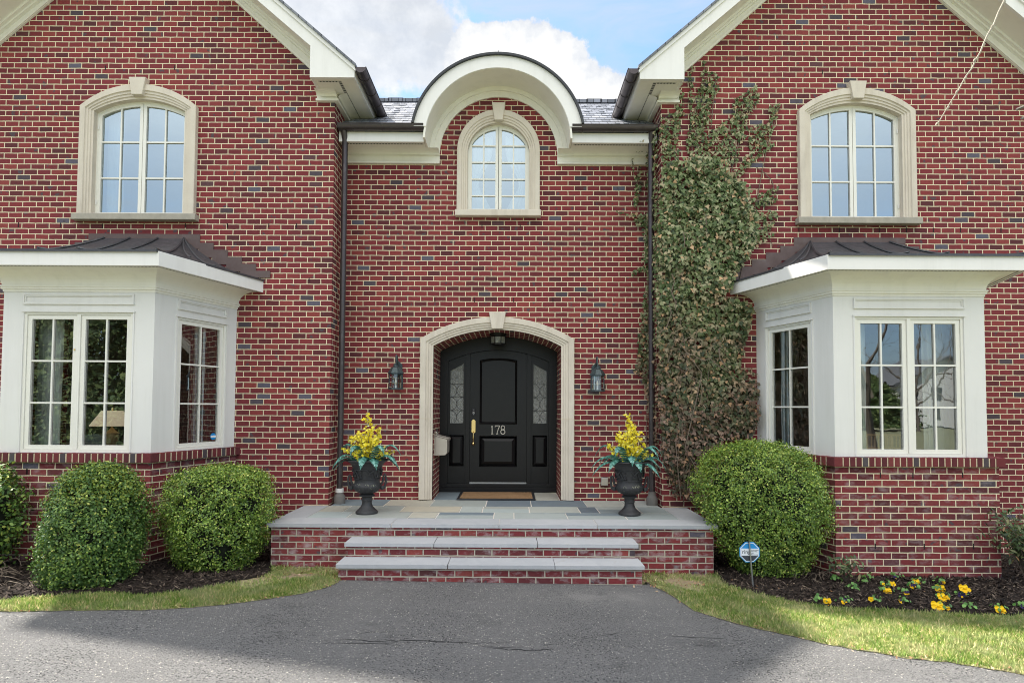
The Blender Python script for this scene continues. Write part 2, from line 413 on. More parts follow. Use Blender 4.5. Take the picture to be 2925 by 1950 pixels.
# ground
def asphalt():
    m, nt, b = mat('asphalt'); n = N(nt); v = n.coord('Object')
    base = n.mix(n.ramp(n.noise(75, 5, .8, v), [(.30, 0.), (.70, 1.)]), (.055, .0545, .054), (.30, .294, .285))
    st = n.vor(62, v, 'Color'); sep = n.new('SeparateColor'); n.L(st, sep.inputs[0])
    d = n.vor(62, v, 'Distance'); near = n.ramp(d, [(.30, 1.), (.42, 0.)])
    pick = n.ramp(sep.outputs[0], [(.82, 0.), (.86, 1.)])
    base = n.mix(n.math('MULTIPLY', near, pick), base, n.mix(sep.outputs[1], (.34, .32, .28), (.72, .68, .60)))
    dk = n.ramp(sep.outputs[2], [(.78, 0.), (.82, 1.)]); base = n.mix(n.math('MULTIPLY', near, dk), base, (.022, .022, .024))
    big = n.noise(.8, 5, .6, v); base = n.mix(.8, base, n.mix(big, (.78, .78, .78), (1.22, 1.21, 1.2)), 'MULTIPLY')
    # pale dusty patch to the right of the steps
    mp = n.mapping(v, (1/1.15, 1/.30, 0), (-.88/1.15, 3.05/.30, 0)); ln = n.new('VectorMath', operation='LENGTH'); n.L(mp, ln.inputs[0])
    dust = n.math('MULTIPLY', n.ramp(ln.outputs['Value'], [(.25, 1.), (1., 0.)]), n.ramp(n.noise(3.5, 5, .65, v), [(.40, 0.), (.62, 1.)]))
    base = n.mix(n.math('MULTIPLY', dust, .55), base, (.33, .32, .295))
    oil = n.ramp(n.noise(1.3, 4, .6, n.mapping(v, (1, 1.6, 1), (7, 1, 0))), [(.60, 0.), (.74, .5)]); base = n.mix(oil, base, (.05, .05, .05))
    trk = n.ramp(n.noise(1.1, 3, .5, n.mapping(v, (.25, 2.2, 1), (2, 5, 0))), [(.40, 0.), (.70, .35)]); base = n.mix(trk, base, (.22, .215, .21))
    rust = n.ramp(n.noise(1.9, 4, .7, n.mapping(v, (1, 2, 1), (4, 8, 0))), [(.73, 0.), (.8, .4)]); base = n.mix(rust, base, (.12, .075, .055))
    h = n.math('ADD', n.noise(85, 5, .75, v), n.math('MULTIPLY', near, .5))
    put(n, b, base, .9, n.bump(h, .020, 1), spec=.3); return m
M['asphalt'] = asphalt()
M['crack'] = flat_mat('crack_shadow', (.022, .022, .022), .95)
def soil():
    m, nt, b = mat('mulch_base'); n = N(nt); v = n.coord('Object')
    c = n.mix(n.noise(60, 5, .7, v), (.010, .008, .0065), (.055, .042, .034))
    put(n, b, c, .95, n.bump(n.noise(45, 5, .7, v), .03, 1), spec=.2); return m
M['soil'] = soil()
M['chip'] = island_mat('bark_chip', [(0, (.012, .009, .008)), (.5, (.035, .025, .020)), (.85, (.075, .055, .043)), (1, (.20, .16, .12))], .9, .2)
def turf(name='turf_ground'):
    m, nt, b = mat(name); n = N(nt); v = n.coord('Object')
    c = n.mix(n.noise(40, 5, .7, v), (.20, .22, .08), (.48, .43, .25))
    # worn bare earth beside the steps
    sp = n.new('SeparateXYZ'); n.L(v, sp.inputs[0])
    near = n.math('MULTIPLY', n.ramp(n.math('ADD', sp.outputs[1], 3.0), [(.15, 0.), (.55, 1.)]), n.ramp(n.math('ABSOLUTE', n.math('ADD', sp.outputs[0], .235)), [(.0, 1.), (1., 1.)]))
    w = n.math('MAXIMUM', n.ramp(n.noise(2.3, 4, .6, v), [(.50, 0.), (.66, .6)]), n.math('MULTIPLY', near, n.ramp(n.noise(5, 4, .6, v), [(.30, .3), (.55, 1.)]))); c = n.mix(w, c, (.33, .25, .165))
    put(n, b, c, .95, n.bump(n.noise(60, 4, .7, v), .02, 1), spec=.15); return m
M['turf'] = turf()
M['blade'] = island_mat('grass_blade', [(0, (0.1784, 0.2932, 0.056)), (0.4, (0.3089, 0.4511, 0.089)), (0.65, (0.4991, 0.6091, 0.1652)), (0.85, (0.7842, 0.6993, 0.3304)), (1, (1.1407, 0.9023, 0.559))], .6, .25, .25, extra=lambda n, c: n.mix(n.ramp(n.noise(3.2, 4, .6, n.coord()), [(.42, 0.), (.72, .6)]), n.mix(n.ramp(n.noise(7, 3, .6, n.mapping(n.coord(), (1, 1, 1), (5, 2, 0))), [(.45, 0.), (.65, .6)]), c, (.20, .36, .08)), (.70, .66, .40)))
# plants
M['box'] = island_mat('boxwood_leaf', [(0, (0.0612, 0.118, 0.0216)), (0.35, (0.1259, 0.2247, 0.0346)), (0.7, (0.2212, 0.3511, 0.0518)), (0.93, (0.4082, 0.5337, 0.0864)), (1, (0.7484, 0.7304, 0.1944))], .38, .5, .12)
M['box_dark'] = island_mat('dark_boxwood_leaf', [(0, (0.0405, 0.0883, 0.022)), (0.4, (0.0807, 0.162, 0.0366)), (0.75, (0.1442, 0.2455, 0.0511)), (0.95, (0.2886, 0.4052, 0.0731)), (1, (0.5195, 0.5403, 0.1278))], .42, .35, .1)
M['box_tip'] = island_mat('boxwood_new_leaf', [(0, (0.143, 0.221, 0.026)), (1, (0.338, 0.39, 0.065))], .4, .4, .2)
M['twig'] = flat_mat('twig_bark', (.13, .10, .075), .85, 0, .3, 40)
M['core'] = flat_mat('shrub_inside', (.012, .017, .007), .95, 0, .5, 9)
def ivy():
    m, nt, b = mat('ivy_leaf'); n = N(nt); v = n.coord('Object'); r = n.island()
    g = n.ramp(r, [(0, (0.0348, 0.0581, 0.0209)), (0.3, (0.0871, 0.1336, 0.0407)), (0.55, (0.1625, 0.2031, 0.0813)), (0.8, (0.2903, 0.3019, 0.1625)), (0.93, (0.3831, 0.3135, 0.1858)), (1, (0.4876, 0.2903, 0.1509))])
    w = n.ramp(r, [(0, (0.025, 0.032, 0.016)), (0.25, (0.065, 0.072, 0.032)), (0.5, (0.12, 0.082, 0.055)), (0.75, (0.19, 0.115, 0.085)), (0.92, (0.28, 0.17, 0.11)), (1, (0.42, 0.24, 0.12))])
    sp = n.new('SeparateXYZ'); n.L(v, sp.inputs[0])
    f = n.math('ADD', n.math('MULTIPLY', n.math('SUBTRACT', 4.6, sp.outputs[2]), .30), n.math('MULTIPLY', n.math('SUBTRACT', n.noise(2.2, 3, .6, v), .5), 1.6))
    c = n.mix(n.ramp(f, [(.1, 0.), (.9, 1.)]), g, w)
    c = n.mix(.4, c, n.mix(n.noise(60, 3, .6, v), (.65, .65, .65), (1.4, 1.4, 1.3)), 'MULTIPLY')
    put(n, b, c, .5, spec=.35); return m
M['ivy'] = ivy()
M['vine'] = flat_mat('vine_stem', (.17, .13, .095), .85, 0, .35, 30)
M['fern'] = island_mat('fern_leaflet', [(0, (0.0243, 0.1148, 0.0837)), (0.5, (0.0607, 0.216, 0.1688)), (0.85, (0.1485, 0.3645, 0.3105)), (1, (0.297, 0.54, 0.486))], .45, .4, .1)
M['petal'] = island_mat('yellow_petal', [(0, (.78, .60, .015)), (.5, (.87, .75, .04)), (1, (.93, .86, .20))], .55, .2, .2)
M['pale'] = island_mat('pale_bud', [(0, (.40, .47, .22)), (1, (.66, .68, .42))], .5, .3, .2)
M['pansy'] = island_mat('pansy_yellow', [(0, (.86, .50, .004)), (1, (.93, .64, .02))], .55, .2, .15)
M['purple'] = island_mat('pansy_purple', [(0, (.018, .012, .045)), (1, (.05, .03, .11))], .6, .2)
M['pleaf'] = island_mat('pansy_leaf', [(0, (0.0525, 0.15, 0.03)), (1, (0.18, 0.36, 0.0825))], .45, .35, .15)
M['dry'] = island_mat('dry_leaf', [(0, (.22, .11, .05)), (.5, (.36, .21, .11)), (1, (.5, .40, .28))], .8, .2)
# ================================================================== THE HOUSE
AX = -.235                      # middle of the entrance bay
WY = -.60                       # front plane of the two gabled wings
CX = (AX-5.25, AX+5.25)         # middles of the bay windows
GC = (AX-5.36, AX+5.36)         # middles of the wing gables
house = thing('brick_house', 'two storey red brick house with twin gabled wings, arched dormer and bay windows', 'house', (AX, 0, 0))

# ---- entrance wall
w = MB()
RB = .965; ZC = 6.0
top = [(AX+2.5, 5.93), (AX+RB, 5.93)] + [(AX+RB*math.cos(a), ZC+RB*math.sin(a)) for a in np.linspace(0, math.pi, 33)] + [(AX-RB, 5.93), (AX-2.5, 5.93)]
door_hole = arch(AX, 2.02, .46, 2.937, .26)
cwin = arch(AX, .995, 5.088, 6.07, .45)
def wall_front(mb, outline, holes, y, depth):
    """brick skin with true openings; reveals get their own brick coordinates"""
    loops = [outline]+holes; flat = [p for l in loops for p in l]
    ids = [mb.add((p[0], y, p[1])) for p in flat]
    for t in tessellate_polygon([[Vector((p[0], p[1], 0)) for p in l] for l in loops]):
        a, b, c = [flat[k] for k in t]
        ccw = (b[0]-a[0])*(c[1]-a[1])-(b[1]-a[1])*(c[0]-a[0]) > 0
        mb.face([ids[k] for k in (t if ccw else t[::-1])])
    for h, dp in zip(holes, depth):
        s = 0
        for k in range(len(h)):
            a, b = h[k], h[(k+1) % len(h)]; L = math.hypot(b[0]-a[0], b[1]-a[1])
            vert = abs(b[0]-a[0]) < 1e-6
            v0, v1 = (a[1], b[1]) if vert else (s, s+L)
            mb.poly([(b[0], y, b[1]), (a[0], y, a[1]), (a[0], y+dp, a[1]), (b[0], y+dp, b[1])],
                    [(y, v1), (y, v0), (y+dp, v0), (y+dp, v1)])
            s += L
def slots(mb, pts, y):
    """open weep joints: little dark recesses let into the brickwork"""
    mb.cur = 1
    for x, z in pts: mb.box(x-.006, y-.0035, z-.034, x+.006, y+.01, z+.034)
    mb.cur = 0
wall_front(w, [(AX-2.5, .2), (AX+2.5, .2)]+top, [door_hole, cwin], 0, [1.0, .22])
slots(w, [P(950+x/2.24, 850+15/2.24, 0) for x in (655, 908, 1158, 1410)] + [P(900+x/2.24, 1447/2.24, 0) for x in (1068, 1312)], 0)
w.build('wall', [M['brick'], M['slot']], house, uv=True, uo=(.03, .01))

# ---- wings: brick gables with returns
ZB0, PK = 6.691, 9.31           # brick height at the wing corner, and at the gable peak
win_hole = [arch(c, 1.375, 4.797, 6.372, .182) for c in GC]
for s, c, wh in ((-1, CX[0], win_hole[0]), (1, CX[1], win_hole[1])):
    w = MB(); h = 2.91; gc = GC[0] if s < 0 else GC[1]
    out = [(gc-h, -.8), (gc+h, -.8), (gc+h, ZB0), (gc, PK), (gc-h, ZB0)]
    bay = [(c-1.15, 1.30), (c+1.15, 1.30), (c+1.15, 3.5), (c-1.15, 3.5)]
    wall_front(w, out, [wh, bay], WY, [.2, .1])
    for sx in (-1, 1):
        x = gc+sx*h; pts = [(x, WY, -.8), (x, 7.5, -.8), (x, 7.5, ZB0), (x, WY, ZB0)]
        w.poly(pts if sx > 0 else pts[::-1])
    if s < 0:
        slots(w, [P(x/2.24, y/2.24, WY) for x, y in ((675, 436), (1118, 434), (118, 1440), (388, 1440), (655, 1446), (922, 1446), (1186, 1444), (1454, 1443), (1720, 1443), (1897, 1443))]
              + [P(1455/2.24+0, 600+100/2.24, WY), P(1978/2.24, 600+447/2.24, WY)], WY)
    else:
        slots(w, [P(1850+x/2.188, y/2.188, WY) for x, y in ((1092, 452), (1508, 455), (945, 1437), (1198, 1437), (1447, 1437), (1617, 1437), (1786, 1438), (1955, 1438), (2208, 1440))], WY)
    w.build('wall', [M['brick'], M['slot']], house, uv=True, uo=(.0 if s < 0 else .11, .035))

# ---- roofs
def ribbon_uv(pts, u0, u1, v0, v1): return [(u0, v0), (u1, v0), (u1, v1), (u0, v1)]
r = MB()
SL = .73; ye, ze, yr = -.47, 6.22, 1.58; zr = ze+SL*(yr-ye); sl_ = math.hypot(1, SL)
nrow = 14
for k in range(nrow):            # overlapping shingle courses, each tail lifted a little; the courses stop either side of the dormer
    y0 = ye+(yr-ye)*k/nrow; y1 = ye+(yr-ye)*(k+1.03)/nrow
    z0, z1 = ze+SL*(y0-ye)+.006, ze+SL*(y1-ye); o = (k % 2)*.13
    for xa, xb in (((AX-2.9, AX-1.15), (AX+1.15, AX+2.9)) if y0 < .25 else ((AX-2.9, AX+2.9),)):
        r.poly([(xa, y0, z0), (xb, y0, z0), (xb, y1, z1), (xa, y1, z1)], ribbon_uv(0, xa+o, xb+o, k*.18+.007, k*.18+.173))
        n_ = int((xb-xa)/.13)
        for j in range(n_):      # single slates standing slightly proud
            if random.random() < .35:
                u = xa+(xb-xa)*(j+.1)/n_; q = .005+.006*random.random(); w_ = .11*random.uniform(.7, 1.1)
                r.box(u, y0-.004, z0-.006, u+w_, y0+.09, z0+q)
r.poly([(AX-2.9, yr, zr), (AX+2.9, yr, zr), (AX+2.9, 6.5, ze-.5), (AX-2.9, 6.5, ze-.5)], ribbon_uv(0, 0, 5.8, 0, 5))
for k in range(22):              # ridge caps
    x = AX-2.9+k*.265; r.box(x, yr-.10, zr-.05+.004*(k % 2), x+.28, yr+.10, zr+.012+.008*(k % 2))
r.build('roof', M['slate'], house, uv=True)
RS = .86; ZE = 6.81; RW = 3.33; ZP = ZE+RS*RW
for c in GC:
    r = MB()
    for sx in (-1, 1):
        L = RW*math.hypot(1, RS)
        def q(x0, z0, x1, z1, y0, y1):
            pts = [(c+sx*x0, y0, z0), (c+sx*x1, y0, z1), (c+sx*x1, y1, z1), (c+sx*x0, y1, z0)]
            return pts if sx < 0 else pts[::-1]
        uvq = [(0, 0), (0, L), (8.7, L), (8.7, 0)]
        r.poly(q(RW+.03, ZE-.03+.036, 0, ZP+.036, -1.13, 7.6), uvq if sx < 0 else uvq[::-1])
        r.poly(q(RW+.03, ZE-.03, 0, ZP, -1.13, 7.6)[::-1], uvq)
        r.poly(q(RW+.03, ZE-.03, RW+.03, ZE+.006, -1.13, 7.6), [(0, 0), (0, .05), (8, .05), (8, 0)])
        e = [(c+sx*(RW+.03), -1.13, ZE-.03), (c, -1.13, ZP), (c, -1.13, ZP+.036), (c+sx*(RW+.03), -1.13, ZE+.006)]
        r.poly(e if sx < 0 else e[::-1], [(0, .02), (4, .02), (4, .05), (0, .05)])
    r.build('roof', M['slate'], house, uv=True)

def vent_strip(mb, a, b, wd, z):
    a, b = Vector(a), Vector(b); t = (b-a).normalized(); s = Vector((-t.y, t.x))*wd/2; L = (b-a).length
    p = [a-s, a+s, b+s, b-s]
    mb.poly([(q.x, q.y, z) for q in p], [(0, 0), (0, 1), (L, 1), (L, 0)])
# ---- white gable trim: rake fascia, sloping soffit, frieze, boxed eaves with returns
zu = lambda d: ZP-RS*abs(d)-.005
zl = lambda d: zu(d)-.25
zb = lambda d: PK-.90*abs(d)
for ci, c in enumerate(GC):
    f = MB()
    for sx in (-1, 1):
        X = lambda d: c+sx*d
        pts = [(X(0), zu(0)), (X(3.33), zu(3.33)), (X(3.33), 6.643), (X(2.695), 6.643), (X(2.695), zl(2.695)), (X(0), zl(0))]
        f.prism(pts, -1.075, -1.03)
        f.prism([(X(0), zu(0)+.004), (X(3.35), zu(3.35)+.004), (X(3.35), zu(3.35)-.062), (X(0), zu(0)-.062)], -1.10, -1.0751)   # shingle mould
        f.box(min(X(3.295), X(3.33)), -1.03, 6.643, max(X(3.295), X(3.33)), .75, zu(3.32)-.01)    # side fascia
        f.box(min(X(2.695), X(2.735)), -1.03, 6.643, max(X(2.695), X(2.735)), WY-.002, zl(2.735)+.03)   # inner cheek of the boxed return
    tr = f.build('gable_trim', M['white'], house)
    s_ = MB(); v_ = MB(); fr = MB()
    for sx in (-1, 1):
        X = lambda d: c+sx*d
        a = [(X(0), -1.03, zl(0)+.02), (X(2.715), -1.03, zl(2.715)+.02), (X(2.715), WY, zl(2.715)+.02), (X(0), WY, zl(0)+.02)]
        s_.poly(a if sx < 0 else a[::-1])
        x0, x1 = sorted((X(2.735), X(3.295)))
        s_.box(x0, -1.03, 6.649, x1, .75, 6.677)
        x0, x1 = sorted((X(2.735), X(2.88)))
        # slotted vent strip, along the eaves and across the return
        v_ = MB(); vent_strip(v_, (X(3.09), -.98), (X(3.09), .70), .05, 6.6465); v_.build('soffit_vent', M['ventstrip'], tr, uv=True)
        v_ = MB(); vent_strip(v_, (X(2.78), -.96), (X(3.06), -.96), .035, 6.6465); v_.build('soffit_vent', M['ventstrip'], tr, uv=True)
        # frieze on the brick, following the rake, with its mouldings
        def band(lo, hi, y0, y1, d0=0, d1=2.80):
            p = [(X(d0), lo(d0)), (X(d1), lo(d1)), (X(d1), hi(d1)), (X(d0), hi(d0))]
            fr.prism(p, y0, y1)
        band(zb, lambda d: zl(d)+.03, WY-.028, WY-.001)
        band(lambda d: zb(d)+.006, lambda d: zb(d)+.042, WY-.045, WY-.0285)
        band(lambda d: zl(d)-.055, lambda d: zl(d)+.028, WY-.075, WY-.029)
        band(lambda d: zl(d)-.020, lambda d: zl(d)+.028, WY-.120, WY-.0755)
        # frieze block wrapping the corner under the eaves
        x0, x1 = sorted((X(2.655), X(2.955)))
        fr.box(x0, WY-.045, 6.527, x1, WY-.001, 6.648); fr.box(x0-.012, WY-.065, 6.527, x1+.012, WY-.0455, 6.562)
        xa, xb = sorted((X(2.912), X(2.955))); fr.box(xa, WY-.0005, 6.527, xb, .55, 6.648)
        xa, xb = sorted((X(2.956), X(2.98))); fr.box(xa, WY-.06, 6.527, xb, .55, 6.562)
        # cove under the soffit: front and side
        for k in range(5):
            t0, t1 = k/5, (k+1)/5
            g = lambda t: (.02+.13*(1-math.cos(t*math.pi/2)), 6.592+.055*math.sin(t*math.pi/2)+.0)
            (p0, z0), (p1, z1) = g(t0), g(t1)
            fr.poly([(x0, WY-.045-p0, z0), (x1, WY-.045-p0, z0), (x1, WY-.045-p1, z1), (x0, WY-.045-p1, z1)])
            q = [(X(2.955+p0), .55, z0), (X(2.955+p0), WY-.045, z0), (X(2.955+p1), WY-.045, z1), (X(2.955+p1), .55, z1)]
            fr.poly(q if sx > 0 else q[::-1])
    s_.build('soffit', M['trim'], tr); fr.build('frieze', M['trim'], tr)

# ---- gutters (half round copper) and downspouts
def half_pipe(mb, p0, p1, r, bands=()):
    p0, p1 = Vector(p0), Vector(p1); t = (p1-p0).normalized(); side = t.cross(Vector((0, 0, 1))).normalized()
    def ring(p, rr, n=12): return [p + side*rr*math.cos(a) - Vector((0, 0, 1))*rr*math.sin(a) for a in np.linspace(0, math.pi, n)]
    mb.strip([ring(p0, r), ring(p1, r)]); mb.strip([ring(p1, r-.006), ring(p0, r-.006)])
    for p in (p0, p1): mb.poly(ring(p, r))
    for sd in (-1, 1): mb.tube([p0+side*sd*r, p1+side*sd*r], .008, 6)
    for b in bands:
        q = p0.lerp(p1, b); mb.strip([ring(q-t*.012, r+.006), ring(q+t*.012, r+.006)])
        mb.strip([ring(q-t*.012, r+.006), ring(q-t*.012, r-.001)]); mb.strip([ring(q+t*.012, r+.006), ring(q+t*.012, r-.001)])
GZ = 6.235
for sx in (-1, 1):
    g = MB(); half_pipe(g, (AX+sx*2.42, -.49, GZ), (AX+sx*1.125, -.49, GZ), .077, (.16, .52, .88))
    g.build('gutter', M['gutter'], house, smooth=True)
    g = MB(); half_pipe(g, (AX+sx*1.94, -1.10, 6.78), (AX+sx*1.94, .42, 6.78), .077, (.16, .42, .64, .85))
    g.build('gutter', M['gutter'], house, smooth=True)
    d = MB(); x = AX+sx*2.345; y = -.40
    d.tube([(x, -.47, 6.19), (x, -.45, 6.12), (x, -.41, 6.05), (x, y, 5.9), (x, y, .62)], .044, 14)
    for z in (1.6, 3.1, 4.9): d.tube([(x, y, z-.02), (x, y, z+.02)], .047, 14)
    dn = d.build('downspout', M['gutter'], house, smooth=True)
    b = MB(); b.lathe([(.084, 0), (.086, .10), (.062, .135), (.056, .15), (.056, .20)], 20, (x, y, .52)); b.build('boot', M['boot'], dn, smooth=True)
    if sx < 0:
        k = MB(); k.lathe([(.060, .165), (.060, .225), (.05, .226)], 20, (x, y, .52)); k.build('collar', M['white'], dn, smooth=True)

# ---- entrance cornice left and right of the dormer
for sx in (-1, 1):
    X = lambda d: AX+sx*d
    c = MB(); x0, x1 = sorted((X(1.135), X(2.43)))
    c.box(x0, -.435, 6.015, x1, -.40, 6.165); cn = c.build('cornice', M['white'], house)
    s_ = MB(); s_.box(x0, -.40, 6.03, x1, 0, 6.06); s_.build('soffit', M['trim'], cn)
    v_ = MB(); vent_strip(v_, (x0+.03, -.33), (x1-.02, -.33), .035, 6.0275); v_.build('soffit_vent', M['ventstrip'], cn, uv=True)
    f = MB(); x0, x1 = sorted((X(.94), X(2.43)))
    f.box(x0, -.03, 5.85, x1, -.001, 6.03); f.box(x0, -.048, 5.85, x1, -.0305, 5.882); f.box(x0, -.038, 5.888, x1, -.0305, 5.898)
    f.box(x0, -.05, 5.975, x1, -.0305, 5.992); f.box(x0, -.062, 5.998, x1, -.0305, 6.014)
    rows = []
    for k in range(7):
        a = k/6*math.pi/2; rows.append([(x0 if sx > 0 else x0, -.062-.14*(1-math.cos(a)), 5.985+.045*math.sin(a)), (x1, -.062-.14*(1-math.cos(a)), 5.985+.045*math.sin(a))])
    f.strip(rows); f.build('frieze', M['trim'], cn)

# ---- arched dormer hood
def half_ring(mb, r0, r1, y0, y1, zcut, n=48):
    """vaulted band between two radii, ending level at height zcut (with straight legs below the springing)"""
    def arc(r):
        a0 = math.asin(max(0, zcut-ZC)/r) if zcut > ZC else 0
        p = [(AX+r*math.cos(a), ZC+r*math.sin(a)) for a in np.linspace(a0, math.pi-a0, n)]
        return p if zcut >= ZC else [(AX+r, zcut)]+p+[(AX-r, zcut)]
    i, o = arc(r0), arc(r1)
    rows = [[(p[0], y0, p[1]) for p in i], [(p[0], y0, p[1]) for p in o], [(p[0], y1, p[1]) for p in o], [(p[0], y1, p[1]) for p in i]]
    mb.strip(rows+[rows[0]])
    for k in (0, -1): mb.poly([rows[j][k] for j in range(4)])
d = MB(); half_ring(d, 1.105, 1.290, -.56, -.52, 6.20); dm = d.build('arched_dormer', M['white'], house, smooth=True, recalc=True)
d = MB(); half_ring(d, 1.101, 1.130, -.545, -.001, 6.03); d.build('soffit', M['trim'], dm, smooth=True, recalc=True)
d = MB(); half_ring(d, .94, 1.098, -.029, -.001, 6.031)
half_ring(d, 1.035, 1.1005, -.055, -.0295, 6.033); d.build('frieze', M['trim'], dm, smooth=True, recalc=True)
d = MB(); half_ring(d, 1.292, 1.324, -.60, 1.40, 6.24)
d.poly([(AX+1.28*math.cos(a), 1.39, ZC+1.28*math.sin(a)) for a in np.linspace(0, math.pi, 30)])
d.tube([(AX, -.56, 7.32), (AX, -.56, 7.365)], .006, 6)
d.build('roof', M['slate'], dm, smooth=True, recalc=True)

# ---- stone surrounds: stepped moulding lofted between an inner and an outer arch
PROF = [(0, -.06), (0, .030), (.16, .030), (.185, .046), (.34, .046), (.365, .060), (.52, .060), (.56, .078), (.97, .078), (1, .072), (1, 0)]
def surround(inner, outer, y, parent, name='stone_surround'):
    m = MB(); rows = []
    for (a, b) in zip(inner, outer):
        rows.append([(a[0]+(b[0]-a[0])*u, y-p-.001, a[1]+(b[1]-a[1])*u) for u, p in PROF])
    m.strip(rows); m.poly(rows[0]); m.poly(rows[-1])
    return m.build(name, M['stone'], parent, recalc=True)
def open_path(a): return a[1:]+[a[0]]      # from bottom right round to bottom left
def keystone(cx, z0, z1, w0, w1, y, parent):
    m = MB(); m.prism([(cx-w0/2, z0), (cx+w0/2, z0), (cx+w1/2, z1), (cx-w1/2, z1)], y-.115, y-.002)
    return m.build('keystone', M['stone'], parent, bevel=.008)

def sash(mb, x0, x1, z0, top, fr, y0, y1, n=14):
    """ring shaped casement frame whose head follows top(x)"""
    def outl(i):
        xs = np.linspace(x1-i, x0+i, n)
        return [(x0+i, z0+i), (x1-i, z0+i)]+[(x, max(z0+i+.01, top(x)-i)) for x in xs]
    o, i = outl(0), outl(fr)
    rows = [[(p[0], y0, p[1]) for p in o], [(p[0], y0, p[1]) for p in i], [(p[0], y1, p[1]) for p in i], [(p[0], y1, p[1]) for p in o]]
    mb.strip(rows+[rows[0]], closed=True); return i
def bars(mb, x0, x1, z0, top, vx, hz, wd, y0, y1):
    for x in vx: mb.box(x-wd/2, y0, z0, x+wd/2, y1, top(x))
    for z in hz:
        a, b = x0, x1
        xs = [x for x in np.linspace(x0, x1, 60) if top(x) > z]
        if xs: mb.box(min(xs), y0+.001, z-wd/2, max(xs), y1-.001, z+wd/2)

def arched_window(cx, w, z0, zs, rise, y, rows, so, key, sill, glass='glass_up', semi=False):
    root = None
    wi = arch(cx, w-.006, z0, zs, rise-.003); wo = arch(cx, so[0], z0, so[1], so[2])
    root = surround(open_path(wi), open_path(wo), y, house, 'window')
    keystone(cx, *key, y, root)
    m = MB(); m.box(cx-sill[0]/2, y-.12, sill[1], cx+sill[0]/2, y-.002, sill[2]); m.build('sill', M['sill'] if not semi else M['stone'], root, bevel=.008)
    top = lambda x: zs+arc_z(x-cx, w, rise)-.004
    fy = y+.062
    f = MB(); x0, x1 = cx-w/2+.003, cx+w/2-.003
    sash(f, x0, x1, z0+.002, top, .018, fy-.01, fy+.09, 26)
    fo = f.build('window_frame', M['sash'], root, recalc=True)
    for sx in (-1, 1):
        a, b = (cx-w/2+.021, cx-.004) if sx < 0 else (cx+.004, cx+w/2-.021)
        tp = lambda x: zs+arc_z(x-cx, w, rise)-.022
        s = MB(); inn = sash(s, a, b, z0+.021, tp, .046, fy, fy+.055)
        gx0, gx1 = a+.046, b-.046; gt = lambda x: tp(x)-.046
        bars(s, gx0, gx1, z0+.067, gt, [(gx0+gx1)/2], rows, .022, fy+.006, fy+.045)
        so_ = s.build('casement', M['sash'], root, recalc=True)
        g = MB(); g.poly([(p[0], fy+.027, p[1]) for p in inn]); g.build('pane', M[glass], root)
    for zz in (() if semi else (z0+.18, zs-.25)):      # hinges on the outer stiles
        hw = MB(); hw.box(cx+(-1 if cx < AX else 1)*(w/2-.022)-.008, fy-.022, zz, cx+(-1 if cx < AX else 1)*(w/2-.022)+.008, fy-.0105, zz+.07)
        hw.build('hinge', M['white'], root)
    return root
for c in GC:
    arched_window(c, 1.375, 4.797, 6.372, .182, WY, [5.39, 5.94], (1.735, 6.43, .328), (6.58, 6.845, .158, .253), (1.83, 4.703, 4.797))
arched_window(AX, .995, 5.088, 6.07, .45, 0, [5.37, 5.64, 5.915, 6.185], (1.318, 6.07, .645), (6.525, 6.81, .13, .212), (1.36, 4.99, 5.088), semi=True)
# painted upstairs rooms behind the arched windows
M['room_up'] = flat_mat('upstairs_room_paint', (.42, .52, .60), .9)
M['hall'] = flat_mat('hall_paint', (.34, .33, .28), .9); M['room'] = flat_mat('sitting_room_paint', (.40, .34, .27), .9)
M['floorb'] = flat_mat('sitting_room_floor', (.12, .07, .04), .5)
def room(x0, y0, z0, x1, y1, z1, m, light_gap=None):
    b = MB()
    if light_gap:                # unseen opening added in the rear wall to brighten the room
        a0, a1 = light_gap; zz0, zz1 = z0+.4, z1-.25
        back = [((x0,y1,z0),(a0,y1,z0),(a0,y1,z1),(x0,y1,z1)), ((a1,y1,z0),(x1,y1,z0),(x1,y1,z1),(a1,y1,z1)), ((a0,y1,z0),(a1,y1,z0),(a1,y1,zz0),(a0,y1,zz0)), ((a0,y1,zz1),(a1,y1,zz1),(a1,y1,z1),(a0,y1,z1))]
    else: back = [((x0,y1,z0),(x1,y1,z0),(x1,y1,z1),(x0,y1,z1))]
    for q in (*back, ((x0,y0,z0),(x0,y1,z0),(x0,y1,z1),(x0,y0,z1)), ((x1,y0,z0),(x1,y0,z1),(x1,y1,z1),(x1,y1,z0)),
              ((x0,y0,z1),(x0,y1,z1),(x1,y1,z1),(x1,y0,z1))): b.poly(q)
    b.cur = 1; b.poly(((x0,y0,z0),(x1,y0,z0),(x1,y1,z0),(x0,y1,z0)))
    return b.build('room', [m, M['floorb']], house)
for c in CX:
    room(c-2.6, WY+.21, 4.3, c+2.6, 3, 6.63, M['room_up']); room(c-2.6, WY+.11, .55, c+2.6, 3.2, 3.55, M['room'], (c+.5, c+2.5) if c < AX else (c-2.5, c-.5))
room(AX-2.2, .23, 4.3, AX+2.2, 2.4, 6.62, M['room_up'])
room(AX-1.6, 1.01, .55, AX+1.6, 5, 3.4, M['hall'])

